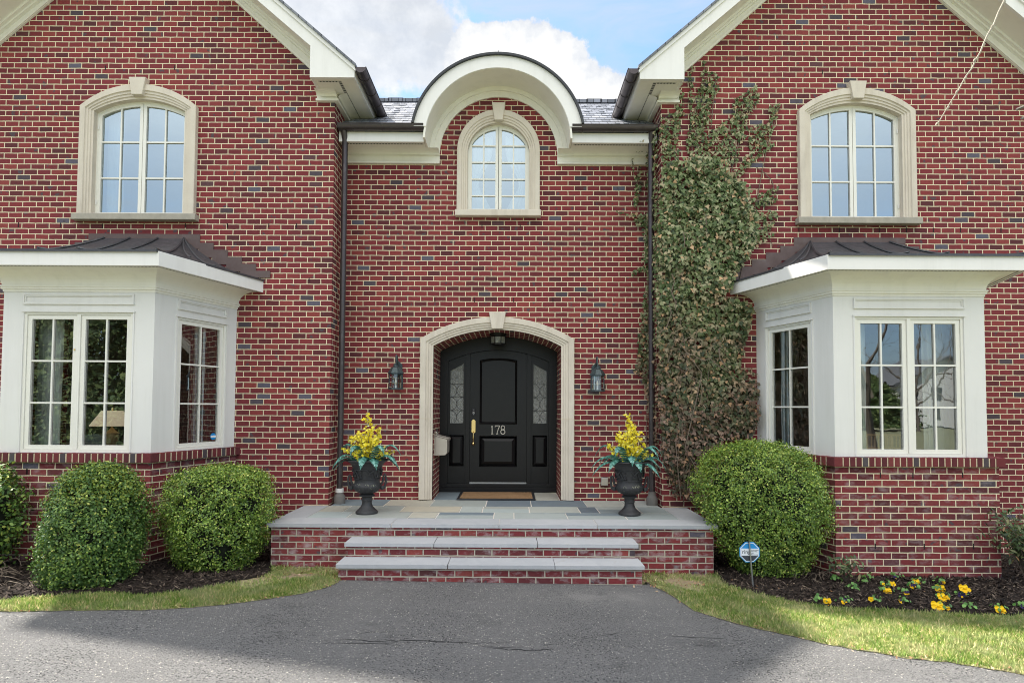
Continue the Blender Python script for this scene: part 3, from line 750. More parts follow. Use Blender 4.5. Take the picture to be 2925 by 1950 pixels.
# ---- front door
DY = .88
dw_in, dw_out = arch(AX, 2.02, .53, 2.937, .26), arch(AX, 2.42, .53, 3.045, .345)
ds = surround(open_path(dw_in), open_path(dw_out), 0, house, 'door_surround')
keystone(AX, 3.20, 3.465, .18, .262, 0, ds)
for sx in (-1, 1):
    k = MB(); k.box(AX+sx*1.11-.104, -.0805, 1.787, AX+sx*1.11+.104, -.0786, 1.793); k.build('joint', M['mortar'], ds)
ztop = lambda x: 2.964-.2*((x-AX)/.875)**2
f = MB()
xs = np.linspace(AX+.875, AX-.875, 30)
f.prism(arch(AX, 2.02, .52, 2.937, .26), DY, DY+.12, holes=[[(AX-.875, .66), (AX+.875, .66)]+[(x, ztop(x)) for x in xs]])
for sx in (-1, 1):
    x = AX+sx*.53; f.prism([(x-.036, .66), (x+.036, .66), (x+.036, ztop(x+.036)-.002), (x-.036, ztop(x-.036)-.002)], DY+.012, DY+.10)
f.box(AX-1.0, DY-.05, .52, AX+1.0, DY-.001, .60); f.box(AX-.90, DY-.028, .602, AX+.90, DY-.002, .655)
fd = f.build('front_door', M['black'], house, bevel=.004)
def raised(mb, x0, x1, z0, z1, y, depth=.022, bev=.055):
    o = [(x0, y, z0), (x1, y, z0), (x1, y, z1), (x0, y, z1)]; b = [(x0, y+.03, z0), (x1, y+.03, z0), (x1, y+.03, z1), (x0, y+.03, z1)]
    i = [(x0+bev, y-depth+.03, z0+bev), (x1-bev, y-depth+.03, z0+bev), (x1-bev, y-depth+.03, z1-bev), (x0+bev, y-depth+.03, z1-bev)]
    mb.strip([o, b, i], closed=True); mb.poly(i[::-1] if False else i)
def panel_ring(mb, out, w, y0, y1):
    cx = sum(p[0] for p in out)/len(out); cz = sum(p[1] for p in out)/len(out)
    x0, x1 = min(p[0] for p in out), max(p[0] for p in out); z0, z1 = min(p[1] for p in out), max(p[1] for p in out)
    inn = [(p[0]+(w if p[0] < cx else -w) if abs(p[0]-x0) < 1e-6 or abs(p[0]-x1) < 1e-6 else p[0]*(1-2*w/(x1-x0))+cx*2*w/(x1-x0), p[1]+(w if p[1] < cz else -w)) for p in out]
    mb.strip([[(p[0], y0+.008, p[1]) for p in out], [(p[0]*.75+q[0]*.25, y0-.012, p[1]*.75+q[1]*.25) for p, q in zip(out, inn)], [(p[0], y1, p[1]) for p in inn]], closed=True)
    return inn
LY = DY+.035
lf = MB()
up = [(AX-.325, 1.68), (AX+.325, 1.68)]+[(AX+x, 2.825-.037*(x/.325)**2) for x in np.linspace(.325, -.325, 14)]
lo = [(AX-.325, .946), (AX+.325, .946), (AX+.325, 1.478), (AX-.325, 1.478)]
lf.prism([(AX-.492, .685), (AX+.492, .685)]+[(x, ztop(x)-.006) for x in np.linspace(AX+.492, AX-.492, 20)], LY, LY+.05, holes=[up, lo])
inn = panel_ring(lf, up, .038, LY, LY+.028); lf.poly([(p[0], LY+.028, p[1]) for p in inn])
inn = panel_ring(lf, lo, .028, LY, LY+.028)
raised(lf, AX-.297, AX+.297, .974, 1.45, LY-.002, .034, .06)
leaf = lf.build('door_leaf', M['black'], fd, recalc=True)
t = MB(); t.box(AX-.49, LY-.03, .657, AX+.49, LY+.03, .684); t.build('threshold', M['steel'], fd)
for sx in (-1, 1):
    s = MB(); X = lambda d: AX+sx*d
    def P4(d0, z0, d1, z1, zt0, zt1):
        p = [(X(d0), z0), (X(d1), z0), (X(d1), zt1), (X(d0), zt0)]
        return p if sx > 0 else p[::-1]
    gl = P4(.605, 1.694, .835, 1.694, 2.725, 2.60)
    pn = P4(.595, .955, .845, .955, 1.49, 1.49)
    out = [(X(.567), .662), (X(.873), .662)]+[(X(d), ztop(X(d))-.005) for d in np.linspace(.873, .567, 10)]
    if sx < 0: out = out[::-1]
    s.prism(out, LY, LY+.05, holes=[gl, pn])
    x0, x1 = sorted((X(.605), X(.835))); raised(s, x0, x1, .965, 1.48, LY-.002, .034, .05)
    panel_ring(s, P4(.595, .955, .845, .955, 1.49, 1.49), .012, LY, LY+.03)
    sl = s.build('sidelight', M['black'], fd, recalc=True)
    g = MB(); g.poly([(p[0], LY+.02, p[1]) for p in gl]); g.build('leaded_pane', M['glass_lead'], fd)
    c = MB(); xm = X(.72)
    def camearc(cx, cz, rx, rz, a0, a1):
        pts = [(cx+rx*math.cos(a), LY+.012, cz+rz*math.sin(a)) for a in np.linspace(a0, a1, 10)]
        pts = [p for p in pts if abs(p[0]-xm) < .116 and 1.694 < p[2] < 2.6]
        if len(pts) > 1: c.tube(pts, .0026, 5)
    for zc in (1.80, 2.03, 2.26):
        for ss in (-1, 1):
            camearc(xm+ss*.115, zc, .115, .115, math.pi/2, 3*math.pi/2) if ss > 0 else camearc(xm-.115, zc, .115, .115, -math.pi/2, math.pi/2)
        c.tube([(xm-.115, LY+.012, zc+.115), (xm+.115, LY+.012, zc+.115)], .0022, 5)
    c.build('leading', M['iron'], fd)
# brass handle set, keypad, numerals
h = MB()
hx = AX-.4275
h.prism([(hx-.033, 1.545), (hx-.018, 1.53), (hx, 1.515), (hx+.018, 1.53), (hx+.033, 1.545), (hx+.033, 1.735), (hx+.02, 1.75), (hx, 1.762), (hx-.02, 1.75), (hx-.033, 1.735)], LY-.012, LY-.001)
h.tube([(hx, LY-.012, 1.55), (hx-.002, LY-.045, 1.53), (hx-.002, LY-.055, 1.46), (hx-.002, LY-.05, 1.40), (hx-.002, LY-.03, 1.36)], [.009, .010, .013, .010, .009], 10)
h.lathe([(.004, -.03), (.022, -.022), (.030, 0), (.022, .022), (.004, .03)], 14, (hx-.002, LY-.03, 1.345)); h.tube([(hx, LY-.014, 1.725), (hx, LY-.002, 1.725)], .016, 14)
h.build('door_handle', M['brass'], fd, smooth=True)
kp = MB(); kp.box(hx-.031, LY-.022, 1.828, hx+.031, LY-.001, 1.954); ko = kp.build('keypad', M['rubber'], fd, bevel=.008)
kp = MB(); kp.tube([(hx+.013*math.cos(a), LY-.0235, 1.875+.013*math.sin(a)) for a in np.linspace(0, 2*math.pi, 17)], .0032, 5)
kp.build('button', M['white'], fd); kp = MB(); kp.box(hx-.008, LY-.0235, 1.843, hx+.008, LY-.0221, 1.849); kp.build('button', M['white'], fd); kp = MB()
kp.tube([(hx+.009*math.cos(a), LY-.0235, 1.92+.009*math.sin(a)) for a in np.linspace(.3, 2.84, 9)], .002, 5)
kp.build('button', M['white'], fd)
M['numeral'] = flat_mat('numeral_silver', (.72, .68, .58), .4, .3)
nm = MB(); NX0, NZ0, NH = AX-.125, 1.508, .15
def stroke(pts, w):
    nm.tube([(NX0+x, LY-.008, NZ0+z) for x, z in pts], w, 6)
stroke([(.02, .004), (.02, .146)], .0085); stroke([(.02, .146), (.004, .122)], .006); stroke([(.002, .004), (.040, .004)], .005)
stroke([(.072, .122), (.072, .146)], .005); stroke([(.072, .145), (.150, .145)], .0075); stroke([(.150, .145), (.128, .09), (.112, .045), (.106, .004)], .008); stroke([(.088, .004), (.124, .004)], .005)
stroke([(.206+.030*math.cos(a), .112+.034*math.sin(a)) for a in np.linspace(0, 2*math.pi, 25)], .0075)
stroke([(.206+.037*math.cos(a), .040+.038*math.sin(a)) for a in np.linspace(0, 2*math.pi, 25)], .008)
nm.build('house_number', M['numeral'], fd, smooth=True)

# ---- bay windows
BF, BW, BD = .957, 1.40, 1.26
SD = Vector((BW-BF, BD)).normalized(); SN = Vector((SD.y, -SD.x))          # right flank direction (front to wall) and outward normal
def bay_path(c, p, back=0):
    """wall end, front corner, front corner, wall end of the bay outline pushed out by p"""
    o = Vector((BF, -BD)) + SN*p
    yf = -BD-p; t = (yf-o.y)/SD.y; A = o+SD*t; t = (back-o.y)/SD.y; B = o+SD*t
    return [(c-B.x, WY+B.y), (c-A.x, WY+A.y), (c+A.x, WY+A.y), (c+B.x, WY+B.y)]
def ring_sweep(mb, c, prof, close=True):
    """sweep a (projection, height) profile round the bay"""
    rows = [[(x, y, z) for (x, y) in bay_path(c, p)] for p, z in prof]
    mb.strip(rows)
def face_xf(a, b):
    """local frame of one face: x along it, y inwards, z up"""
    d = Vector((b[0]-a[0], b[1]-a[1], 0)); d.normalize(); inw = Vector((-d.y, d.x, 0))
    return Matrix(((d.x, inw.x, 0, a[0]), (d.y, inw.y, 0, a[1]), (0, 0, 1, 0), (0, 0, 0, 1)))
ZS, ZH = 1.372, 3.43
for ci, c in enumerate(CX):
    path = bay_path(c, 0)
    segs = [(path[0], path[1]), (path[1], path[2]), (path[2], path[3])]
    case = MB(); pan = []
    root = None; wins = []
    for si, (a, b) in enumerate(segs):
        L = math.hypot(b[0]-a[0], b[1]-a[1]); X = face_xf(a, b)
        if si == 1: u0, u1 = L/2-.685, L/2+.685
        else:
            u0, u1 = (.2, 1.0) if si == 0 else (L-1.0, L-.2)
            if si == 0: u0, u1 = L-.85*L, L-.25*L
            else: u0, u1 = .25*L, .85*L
        case.xf = X
        hole = [(u0, ZS+.012), (u1, ZS+.012), (u1, 3.14), (u0, 3.14)]
        case.prism([(0, ZS), (L, ZS), (L, ZH), (0, ZH)], 0, .10, holes=[hole])
        pw = .70 if si == 1 else (u1-u0)/2
        pc = L/2 if si == 1 else (u0+u1)/2
        # framed frieze panel: a raised bead round a sunk field
        for (e0, e1, d0) in ((0, .018, .024), (.018, .034, .012)):
            o = [(pc-pw+e0, 3.24+e0), (pc+pw-e0, 3.24+e0), (pc+pw-e0, 3.372-e0), (pc-pw+e0, 3.372-e0)]
            i = [(pc-pw+e1, 3.24+e1), (pc+pw-e1, 3.24+e1), (pc+pw-e1, 3.372-e1), (pc-pw+e1, 3.372-e1)]
            case.prism(o, -d0, -.0005, holes=[i])
        # drip cap and thin casing bead round the opening
        case.box(u0-.03, -.022, 3.140, u1+.03, -.0005, 3.158)
        case.box(u0-.022, -.012, ZS+.004, u0-.004, -.0005, 3.1395); case.box(u1+.004, -.012, ZS+.004, u1+.022, -.0005, 3.1395)
        wins.append((X, u0, u1, si))
    case.xf = None
    root = case.build('bay_window', M['greytrim'], house)
    for (X, u0, u1, si) in wins:
        f = MB(X); n = 2 if si == 1 else 1
        sash(f, u0, u1, ZS+.012, lambda x: 3.138, .028, .004, .09, 4)
        if n == 2: f.box((u0+u1)/2-.022, .002, ZS+.04, (u0+u1)/2+.022, .088, 3.11)
        fo = f.build('window_frame', M['sash'], root, recalc=True)
        tot = u1-u0-.056; each = (tot-(.044 if n == 2 else 0))/n
        for k in range(n):
            a = u0+.028+k*(each+.044); b = a+each; zz0, zz1 = ZS+.042, 3.108
            s = MB(X); inn = sash(s, a+.003, b-.003, zz0, lambda x: zz1, .052, .018, .07, 4)
            g0, g1, h0, h1 = a+.055, b-.055, zz0+.052, zz1-.052
            bars(s, g0, g1, h0, lambda x: h1, [(g0+g1)/2], [h0+(h1-h0)/3, h0+(h1-h0)*2/3], .021, .024, .06)
            s.build('casement', M['sash'], root, recalc=True)
            g = MB(X); g.poly([(g0-.004, .045, h0-.004), (g1+.004, .045, h0-.004), (g1+.004, .045, h1+.004), (g0-.004, .045, h1+.004)]); g.build('pane', M['glass'], root)
            if ci == 0 and si == 1 and k == 0:
                l = MB(X); l.lathe([(.008, 0), (.010, .012), (.004, .02)], 8, (b-.03, .012, 2.66)); l.build('latch', M['brass'], root)
    # cornice, soffit and fascia
    cn = MB()
    ring_sweep(cn, c, [(-.02, 3.40), (.012, 3.40), (.012, 3.43), (.03, 3.43), (.03, 3.452), (.042, 3.458), (.042, 3.478), (.022, 3.480)]
               + [(.022+.235*(1-math.cos(t))**1.0, 3.482+.178*math.sin(t)) for t in np.linspace(0.02, math.pi/2, 9)])
    cn.build('cornice', M['trim'], root)
    so = MB(); ring_sweep(so, c, [(.20, 3.6605), (.335, 3.6605), (.335, 3.70)]); so.build('soffit', M['trim'], root)
    va = bay_path(c, .285)
    for (a, b) in ((va[0], va[1]), (va[1], va[2]), (va[2], va[3])):
        v_ = MB(); vent_strip(v_, a, b, .028, 3.659); v_.build('soffit_vent', M['ventstrip'], root, uv=True)
    fa = MB(); ring_sweep(fa, c, [(.334, 3.655), (.36, 3.655), (.36, 3.832), (.30, 3.832)]); fa.build('fascia', M['white'], root)
    # brick base with rowlock sill
    bb = MB(); outer = 1 if ci == 1 else -1
    pth = [list(p) for p in bay_path(c, .035)]
    k = 2 if outer > 0 else 1; pth[k][0] += outer*.085; pth[3 if outer > 0 else 0][0] += outer*.085
    bb.strip([[(x, y, -.8) for x, y in pth], [(x, y, 1.262) for x, y in pth]])
    bb.poly([(x, y, 1.262) for x, y in pth])
    cf = (pth[1][0], pth[2][0]); yb = pth[1][1]
    if ci == 1:
        slots(bb, [P(2300+x/3.485, 1250+y/3.485, yb) for x, y in ((748, 372), (1072, 374), (1567, 370), (697, 1076), (1185, 1080), (1675, 1078))], yb)
    else:
        slots(bb, [P(x/2.24, 1250+y/2.24, yb) for x, y in ((172, 214), (487, 212))]+[P(x/3.92, 1320+y/3.92, yb) for x, y in ((304, 103), (852, 97), (184, 887))], yb)
    bb.build('brick_base', [M['brick_base'], M['slot']], root, uv=True, uo=(.05*ci, .045))
    sp = []
    for q0, q1 in ((pth[0], pth[1]), (pth[1], pth[2]), (pth[2], pth[3])): sp.append((q0, q1))
    rl = MB(); mo = MB()
    for (a, b) in sp:
        X = face_xf(a, b); L = math.hypot(b[0]-a[0], b[1]-a[1]); nb = round(L/.0795); st = L/nb
        rl.xf = X; mo.xf = X
        mo.box(-.03, -.049, 1.262, L+.03, .10, 1.367)
        for k in range(nb):
            j = (random.random()-.5)*.005; jz = (random.random()-.5)*.004
            x0 = k*st+.008+(-.05 if k == 0 else 0); x1 = (k+1)*st-.008+(.05 if k == nb-1 else 0)
            rl.box(x0+j*.4, -.055+j, 1.258+jz, x1+j*.4, .09, 1.372+jz)
    rl.xf = None; mo.xf = None
    rl.build('rowlock_sill', M['rowlock'], root, bevel=.006); mo.build('sill_mortar', M['mortar'], root)
    # flared copper roof with standing seams
    nt_ = 14
    def rp(t):
        z = 3.846+.60*(.30*t+.70*t**2.1); hw = 1.16+.03+(.59-1.19)*t; yf = -BD-.385+(BD+.385-.02)*t; ww = 1.80+(.60-1.80)*t
        return hw, yf, ww, z
    rf = MB()
    ts = [k/nt_ for k in range(nt_+1)]
    rf.strip([[(c-rp(t)[0], WY+rp(t)[1], rp(t)[3]), (c+rp(t)[0], WY+rp(t)[1], rp(t)[3])] for t in ts])
    for sx in (-1, 1):
        rows = []
        for t in ts:
            hw, yf, ww, z = rp(t); rows.append([(c+sx*(hw+(ww-hw)*u), WY+yf+(-.001-yf)*u, z) for u in np.linspace(0, 1, 6)])
        rf.strip(rows)
    e = [rp(0)]; hw, yf, ww, z = rp(0)
    ed = [(c-ww, WY-.002), (c-hw, WY+yf), (c+hw, WY+yf), (c+ww, WY-.002)]
    rf.strip([[(x, y, z) for x, y in ed], [(x, y, z-.03) for x, y in ed]])
    ro = rf.build('copper_roof', M['copper'], root, smooth=True)
    sm = MB()
    for x in (-.21, .21): sm.tube([(c+x*(1+.15*(1-t)), WY+rp(t)[1], rp(t)[3]+.014) for t in ts], .014, 4)
    for sx in (-1, 1):
        sm.tube([(c+sx*rp(t)[0], WY+rp(t)[1], rp(t)[3]+.012) for t in ts], .016, 4)
        sm.tube([(c+sx*(rp(t)[0]*.5+rp(t)[2]*.5), WY+rp(t)[1]*.5, rp(t)[3]+.01) for t in ts], .013, 4)
        sm.tube([(c+sx*(rp(t)[0]*.95+rp(t)[2]*.05)-sx*.0+sx*(.25)*(1-t), WY+rp(t)[1]*(.98-.25*(1-t)), rp(t)[3]+.008) for t in ts[4:]], .012, 4)
    sm.build('standing_seam', M['copper'], ro)
    fl = MB()
    fl.box(c-.83, WY-.012, 4.43, c+.83, WY-.003, 4.52)
    for sx in (-1, 1):
        for k in range(6):
            x0, x1 = sorted((c+sx*(.60+.21*k), c+sx*(.80+.213*k+.02)))
            zt = 4.515-.104*k-(.02 if k else 0)
            zbv = zt-.22 if k < 5 else zt-.10
            fl.box(x0+ (0 if sx > 0 else .0), WY-.010-.0012*k, zbv, x1, WY-.003, zt) if k else fl.box(min(c+sx*.55, c+sx*.83), WY-.0095, 4.30, max(c+sx*.55, c+sx*.83), WY-.003, 4.43)
    fl.build('flashing', M['flash'], root)
    if ci == 0:   # little octagonal alarm sticker on the flank window
        X, u0, u1, si = wins[2]; s = MB(X); cx_, cz_ = u1-.14, ZS+.165
        s.prism([(cx_+.05*math.cos(a), cz_+.05*math.sin(a)) for a in np.linspace(math.pi/8, 2*math.pi+math.pi/8, 9)[:-1]], .040, .043)
        M['blue'] = flat_mat('sign_blue', (.012, .26, .62), .4); M['signwhite'] = flat_mat('sign_white', (.72, .76, .82), .4)
        so_ = s.build('sticker', M['blue'], root)
        s = MB(X); s.box(cx_-.046, .0385, cz_-.016, cx_+.046, .0399, cz_+.014); s.build('sticker_band', M['signwhite'], root)
# ================================================================== PORCH STEPS
porch = thing('porch_steps', 'brick porch landing with bluestone paving and two wide bluestone steps before the front door', 'steps', (AX, -1.3, 0))
LX, LZ = 2.80, .52
b = MB()
b.box(AX-LX+.055, -1.90, -.5, AX+LX-.055, WY-.002, LZ-.045)
b.box(AX-2.40, WY-.002, -.5, AX+2.40, -.004, LZ-.045)
b.box(AX-1.70, -2.225, -.4, AX+1.70, -1.9005, .315); b.box(AX-1.715, -2.545, -.4, AX+1.715, -2.2255, .150)
b.build('brick_base', M['brick_step'], porch, uv=True, uo=(.02, .018))
def slab(mb, x0, y0, x1, y1, z0, z1, g=.008, j=.008):
    q = lambda: (random.random()-.5)*j
    o = [(x0+g+q(), y0+g+q()), (x1-g+q(), y0+g+q()), (x1-g+q(), y1-g+q()), (x0+g+q(), y1-g+q())]
    dz = (random.random()-.5)*.003
    mb.strip([[(x, y, z0) for x, y in o], [(x, y, z1+dz) for x, y in o]], closed=True); mb.poly([(x, y, z1+dz) for x, y in o]); mb.poly([(x, y, z0) for x, y in o][::-1])
jb = MB(); jb.box(AX-LX+.02, -1.92, LZ-.0448, AX+LX-.02, WY-.004, LZ-.006); jb.box(AX-2.42, WY-.004, LZ-.0448, AX+2.42, -.002, LZ-.006); jb.box(AX-1.005, -.002, LZ-.06, AX+1.005, DY-.052, LZ-.006)
jb.build('joint', M['joint'], porch)
cp = MB()
xs = [AX-LX, P(1117, 1489, -1.94)[0], P(1425, 1489, -1.94)[0], P(1707, 1489, -1.94)[0], AX+LX]
for a, c in zip(xs, xs[1:]): slab(cp, a, -1.94, c, -1.54, LZ-.044, LZ, .004, .004)
for s_ in (-1, 1):
    a, c = sorted((AX+s_*LX, AX+s_*(LX-.36))); slab(cp, a, -1.54, c, WY-.005, LZ-.044, LZ, .004, .004)
cp.build('coping', M['coping'], porch, bevel=.006)
fl = MB()
xl, xr = AX-LX+.36, AX+LX-.36
rowsdef = [(-1.54, -1.10, [.105, .27, .345, .50, .555, .70, .86]), (-1.10, -.60, [.07, .23, .40, .465, .60, .745, .80, .92]), (-.60, -.004, [.16, .30, .47, .61, .78, .90])]
for y0, y1, fr in rowsdef:
    e0, e1 = (xl, xr) if y1 <= WY else (AX-2.42, AX+2.42)
    if y0 < WY < y1: pass
    ed = [e0]+[e0+(e1-e0)*f for f in fr]+[e1]
    for a, c in zip(ed, ed[1:]):
        if y0 > -1 and (c < AX-2.42 or a > AX+2.42): continue
        a2, c2 = (max(a, AX-2.42), min(c, AX+2.42)) if y1 > WY else (a, c)
        if random.random() < .25 and c2-a2 > .55:
            ym = y0+(y1-y0)*random.choice((.42, .58)); slab(fl, a2, y0, c2, ym, LZ-.03, LZ-.001); slab(fl, a2, ym, c2, y1, LZ-.03, LZ-.001)
        else: slab(fl, a2, y0, c2, y1, LZ-.03, LZ-.001)
for a, c in ((AX-1.0, AX-.32), (AX-.32, AX+.38), (AX+.38, AX+1.0)): slab(fl, a, 0, c, DY-.05, LZ-.03, LZ-.001)
fl.build('flagstone', M['flag'], porch)
for (y0, y1, z, cuts) in ((-2.265, -1.905, .36, (P(1241, 1540, -2.2)[0], P(1535, 1540, -2.2)[0])), (-2.585, -2.23, .195, (P(1281, 1600, -2.5)[0], P(1584, 1600, -2.5)[0]))):
    t = MB(); e = [AX-1.74]+list(cuts)+[AX+1.74]
    for a, c in zip(e, e[1:]): slab(t, a, y0, c, y1, z-.042, z, .004, .004)
    t.build('tread', M['coping'], porch, bevel=.006)

# ================================================================== GROUND
def zoff(poly, dz): return [(x, y, gz(x, y)+dz) for x, y in poly]
def sheet(name, outline, dz, m, step=.16, kind='structure', rough=0):
    """a draped sheet: outline filled with a regular grid so that it follows the terrain"""
    bm = bmesh.new()
    vs = [bm.verts.new((x, y, 0)) for x, y in outline]
    for t in tessellate_polygon([[Vector((x, y, 0)) for x, y in outline]]):
        (ax, ay), (bx, by), (cx_, cy_) = [outline[k] for k in t]
        ar = (bx-ax)*(cy_-ay)-(by-ay)*(cx_-ax)
        if abs(ar) > 1e-9: bm.faces.new([vs[k] for k in (t if ar > 0 else t[::-1])])
    x0, x1 = min(p[0] for p in outline), max(p[0] for p in outline); y0, y1 = min(p[1] for p in outline), max(p[1] for p in outline)
    for ax, lo, hi in ((0, max(x0, -9), min(x1, 9)), (1, max(y0, -7), min(y1, .5))):
        k = lo+step
        while k < hi:
            no = Vector((1, 0, 0)) if ax == 0 else Vector((0, 1, 0))
            bmesh.ops.bisect_plane(bm, geom=bm.verts[:]+bm.edges[:]+bm.faces[:], plane_co=no*k, plane_no=no); k += step
    for v in bm.verts:
        v.co.z = gz(v.co.x, v.co.y)+dz
        if rough and not v.is_boundary: v.co.z += rough*(random.random()-.3)
    me = bpy.data.meshes.new(name); bm.to_mesh(me); bm.free(); me.materials.append(m)
    o = link(name, me); return tag(o, kind=kind)
g = MB()
gx = [-400, -60, -20, -12]+[k*.5 for k in range(-22, 23)]+[12, 20, 60, 400]; gy = [-400, -80, -30, -15]+[-11+k*.5 for k in range(0, 30)]+[5, 12, 60, 400]
g.strip([[(x, y, gz(x, y)-.03) for x in gx] for y in gy]); M['far'] = flat_mat('distant_grass', (.19, .20, .11), .95, 0, .3, .6)
tag(g.build('ground', M['far']), kind='structure')
SPT = lambda pts: [G(x, y) for x, y in pts]
eL = SPT([(0, 1748), (120, 1747), (223, 1745), (446, 1743), (540, 1737), (625, 1730), (715, 1719), (803, 1707), (880, 1693), (937, 1678), (960, 1667), (975, 1657)])
eR = SPT([(1843, 1662), (1868, 1676), (1925, 1705), (1983, 1745), (2103, 1783), (2237, 1812), (2371, 1844), (2480, 1863), (2595, 1882), (2706, 1893), (2925, 1929)])
def wob(pts, a=.012, n=5):
    out = []
    for p, q in zip(pts, pts[1:]):
        for k in range(n):
            t = k/n; out.append((p[0]+(q[0]-p[0])*t+random.uniform(-a, a), p[1]+(q[1]-p[1])*t+random.uniform(-a, a)))
    return out+[pts[-1]]
eLw, eRw = wob(eL), wob(eR)
drive = [(-40, -9.5), (40, -9.5), (40, -7.2), (9.5, -6.2)]+eRw[::-1]+[(eR[0][0]-.02, -2.50), (eL[-1][0]+.02, -2.50)]+eLw[::-1]+[(-9.5, -3.75), (-40, -4.5)]
dr = sheet('driveway', drive, .006, M['asphalt'], .3)
# cracks in the asphalt
ck = MB()
def crack(pts, wd):
    p = wob(SPT(pts), .012, 6); n = len(p)
    rows = []
    for k, (x, y) in enumerate(p):
        h = wd*.62*(.35+.9*random.random())*math.sin(math.pi*min(1, max(.06, k/(n-1)*1.0))**1.0) if 0 < k < n-1 else .001
        rows.append([(x, y-h, gz(x, y)+.0095), (x, y+h, gz(x, y)+.0095)])
    ck.strip(rows)
Z8 = lambda x, y: (700+x/1.568, 1600+y/1.568)
for pts, wd in (([(340, 362), (450, 358), (600, 366), (760, 360), (880, 366), (1000, 372), (1045, 376)], .013), ([(1040, 380), (1100, 396), (1200, 404), (1310, 406), (1360, 400), (1400, 396)], .011),
                ([(30, 322), (140, 324), (250, 326)], .007), ([(290, 378), (420, 374), (600, 374), (700, 370)], .007), ([(1330, 385), (1390, 380)], .006), ([(1480, 360), (1540, 354)], .009), ([(1590, 342), (1640, 333), (1680, 326)], .010),
                ([(1850, 340), (1950, 345), (2080, 350), (2200, 360), (2330, 372)], .008), ([(1000, 374), (1120, 372), (1200, 368)], .005), ([(1060, 388), (1250, 392)], .005), ([(480, 330), (560, 324), (680, 322)], .005), ([(2000, 385), (2100, 388)], .006),
                ([(1650, 330), (1760, 322), (1850, 338)], .004)):
    crack([Z8(*p) for p in pts], wd)
ck.build('crack', M['crack'], dr)
mL = SPT([(0, 1721), (134, 1710), (286, 1701), (446, 1705), (580, 1687), (670, 1667), (759, 1647), (777, 1637)])
mR = SPT([(2047, 1640), (2054, 1652), (2081, 1678), (2139, 1696), (2193, 1710), (2304, 1730), (2416, 1745), (2639, 1754), (2773, 1759), (2925, 1763)])
mLw, mRw = wob(mL, .02), wob(mR, .02)
bedL = [(-9, -3.35)]+mLw+[(AX-LX+.05, -1.85), (AX-LX+.05, -.45), (-9, -.45)]
bedR = [(AX+LX-.05, -.45), (AX+LX-.05, -1.85)]+mRw+[(8.5, -3.3), (8.5, -.45)]
tag(sheet('mulch_bed', bedL, .015, M['soil'], .11, rough=.035), kind='structure'); tag(sheet('mulch_bed', bedR, .015, M['soil'], .11, rough=.035), kind='structure')
lawnL = [(-9, -3.72)]+eLw+[(AX-1.72, -2.54), (AX-1.72, -1.88), (AX-LX+.05, -1.88)]+mLw[::-1]+[(-9, -3.35)]
lawnR = [(AX+LX-.06, -1.88), (AX+1.72, -1.88), (AX+1.72, -2.54)]+eRw+[(8.5, -5.7), (8.5, -3.3)]+mRw[::-1]
for l in (lawnL, lawnR): sheet('lawn', l, .010, M['turf'], .14, rough=.012)

def inside(poly, x, y):
    poly = np.asarray(poly); px, py = poly[:, 0], poly[:, 1]; qx, qy = np.roll(px, -1), np.roll(py, -1)
    c = np.zeros(len(x), bool)
    for a, b_, c_, d in zip(px, py, qx, qy):
        k = ((b_ > y) != (d > y)) & (x < (c_-a)*(y-b_)/(d-b_+1e-12)+a); c ^= k
    return c
GZV = np.vectorize(gz)
def vnoise(x, y, s, seed):
    r = np.random.default_rng(seed).random((64, 64)); u, v = x*s, y*s; i, j = np.floor(u).astype(int), np.floor(v).astype(int); fu, fv = u-i, v-j
    fu, fv = fu*fu*(3-2*fu), fv*fv*(3-2*fv); g_ = lambda a, b_: r[a % 64, b_ % 64]
    return (g_(i, j)*(1-fu)+g_(i+1, j)*fu)*(1-fv)+(g_(i, j+1)*(1-fu)+g_(i+1, j+1)*fu)*fv
def sample(poly, dens):
    p = np.asarray(poly); x0, y0 = p.min(0); x1, y1 = p.max(0); n = int((x1-x0)*(y1-y0)*dens)
    x = RNG.uniform(x0, x1, n); y = RNG.uniform(y0, y1, n); k = inside(poly, x, y); return x[k], y[k]
def grass(name, poly, dens, label):
    x, y = sample(poly, dens)
    x = np.clip(x, -7.5, 7.6)
    nz = vnoise(x+20, y+20, 2.1, 5)*.6+vnoise(x+20, y+20, 6.0, 6)*.4
    keep = nz > np.where((np.abs(x-AX) < 3.0) & (y > -2.72+.25*np.sin(x*5)), .66, .16)*RNG.uniform(.5, 1.5, len(x)); x, y, nz = x[keep], y[keep], nz[keep]
    n = len(x)
    pos = np.stack([x, y, GZV(x, y)+.008], 1)
    lean = RNG.normal(0, .50, (n, 2)); nrm = np.stack([RNG.normal(0, 1, n), RNG.normal(0, 1, n), np.zeros(n)], 1)
    nrm[:, 2] = 0; nrm /= np.linalg.norm(nrm, axis=1, keepdims=True)
    up = np.stack([lean[:, 0], lean[:, 1], np.ones(n)], 1); up /= np.linalg.norm(up, axis=1, keepdims=True)
    side = np.cross(up, nrm); side /= np.linalg.norm(side, axis=1, keepdims=True); nn = np.cross(side, up)
    rot = np.stack([side, up, nn], 2)
    hgt = RNG.uniform(.020, .056, n)*(.65+.7*nz)
    tv = [(-1, 0, 0), (1, 0, 0), (.75, .55, .12), (0, 1, .42), (-.75, .55, .12)]
    scl = np.stack([RNG.uniform(.0019, .0038, n), hgt, hgt], 1)
    return tag(scatter(name, M['blade'], tv, [(0, 1, 2, 3, 4)], pos, rot, scl), label, 'grass', None, 'stuff')
grass('grass', [(-7, -3.60)]+eLw+[(AX-1.73, -2.54), (AX-1.73, -1.92), (AX-LX+.05, -1.92)]+mLw[::-1]+[(-7, -3.3)], 12500, 'short shaded grass verge in front of the two neighbouring boxwoods')
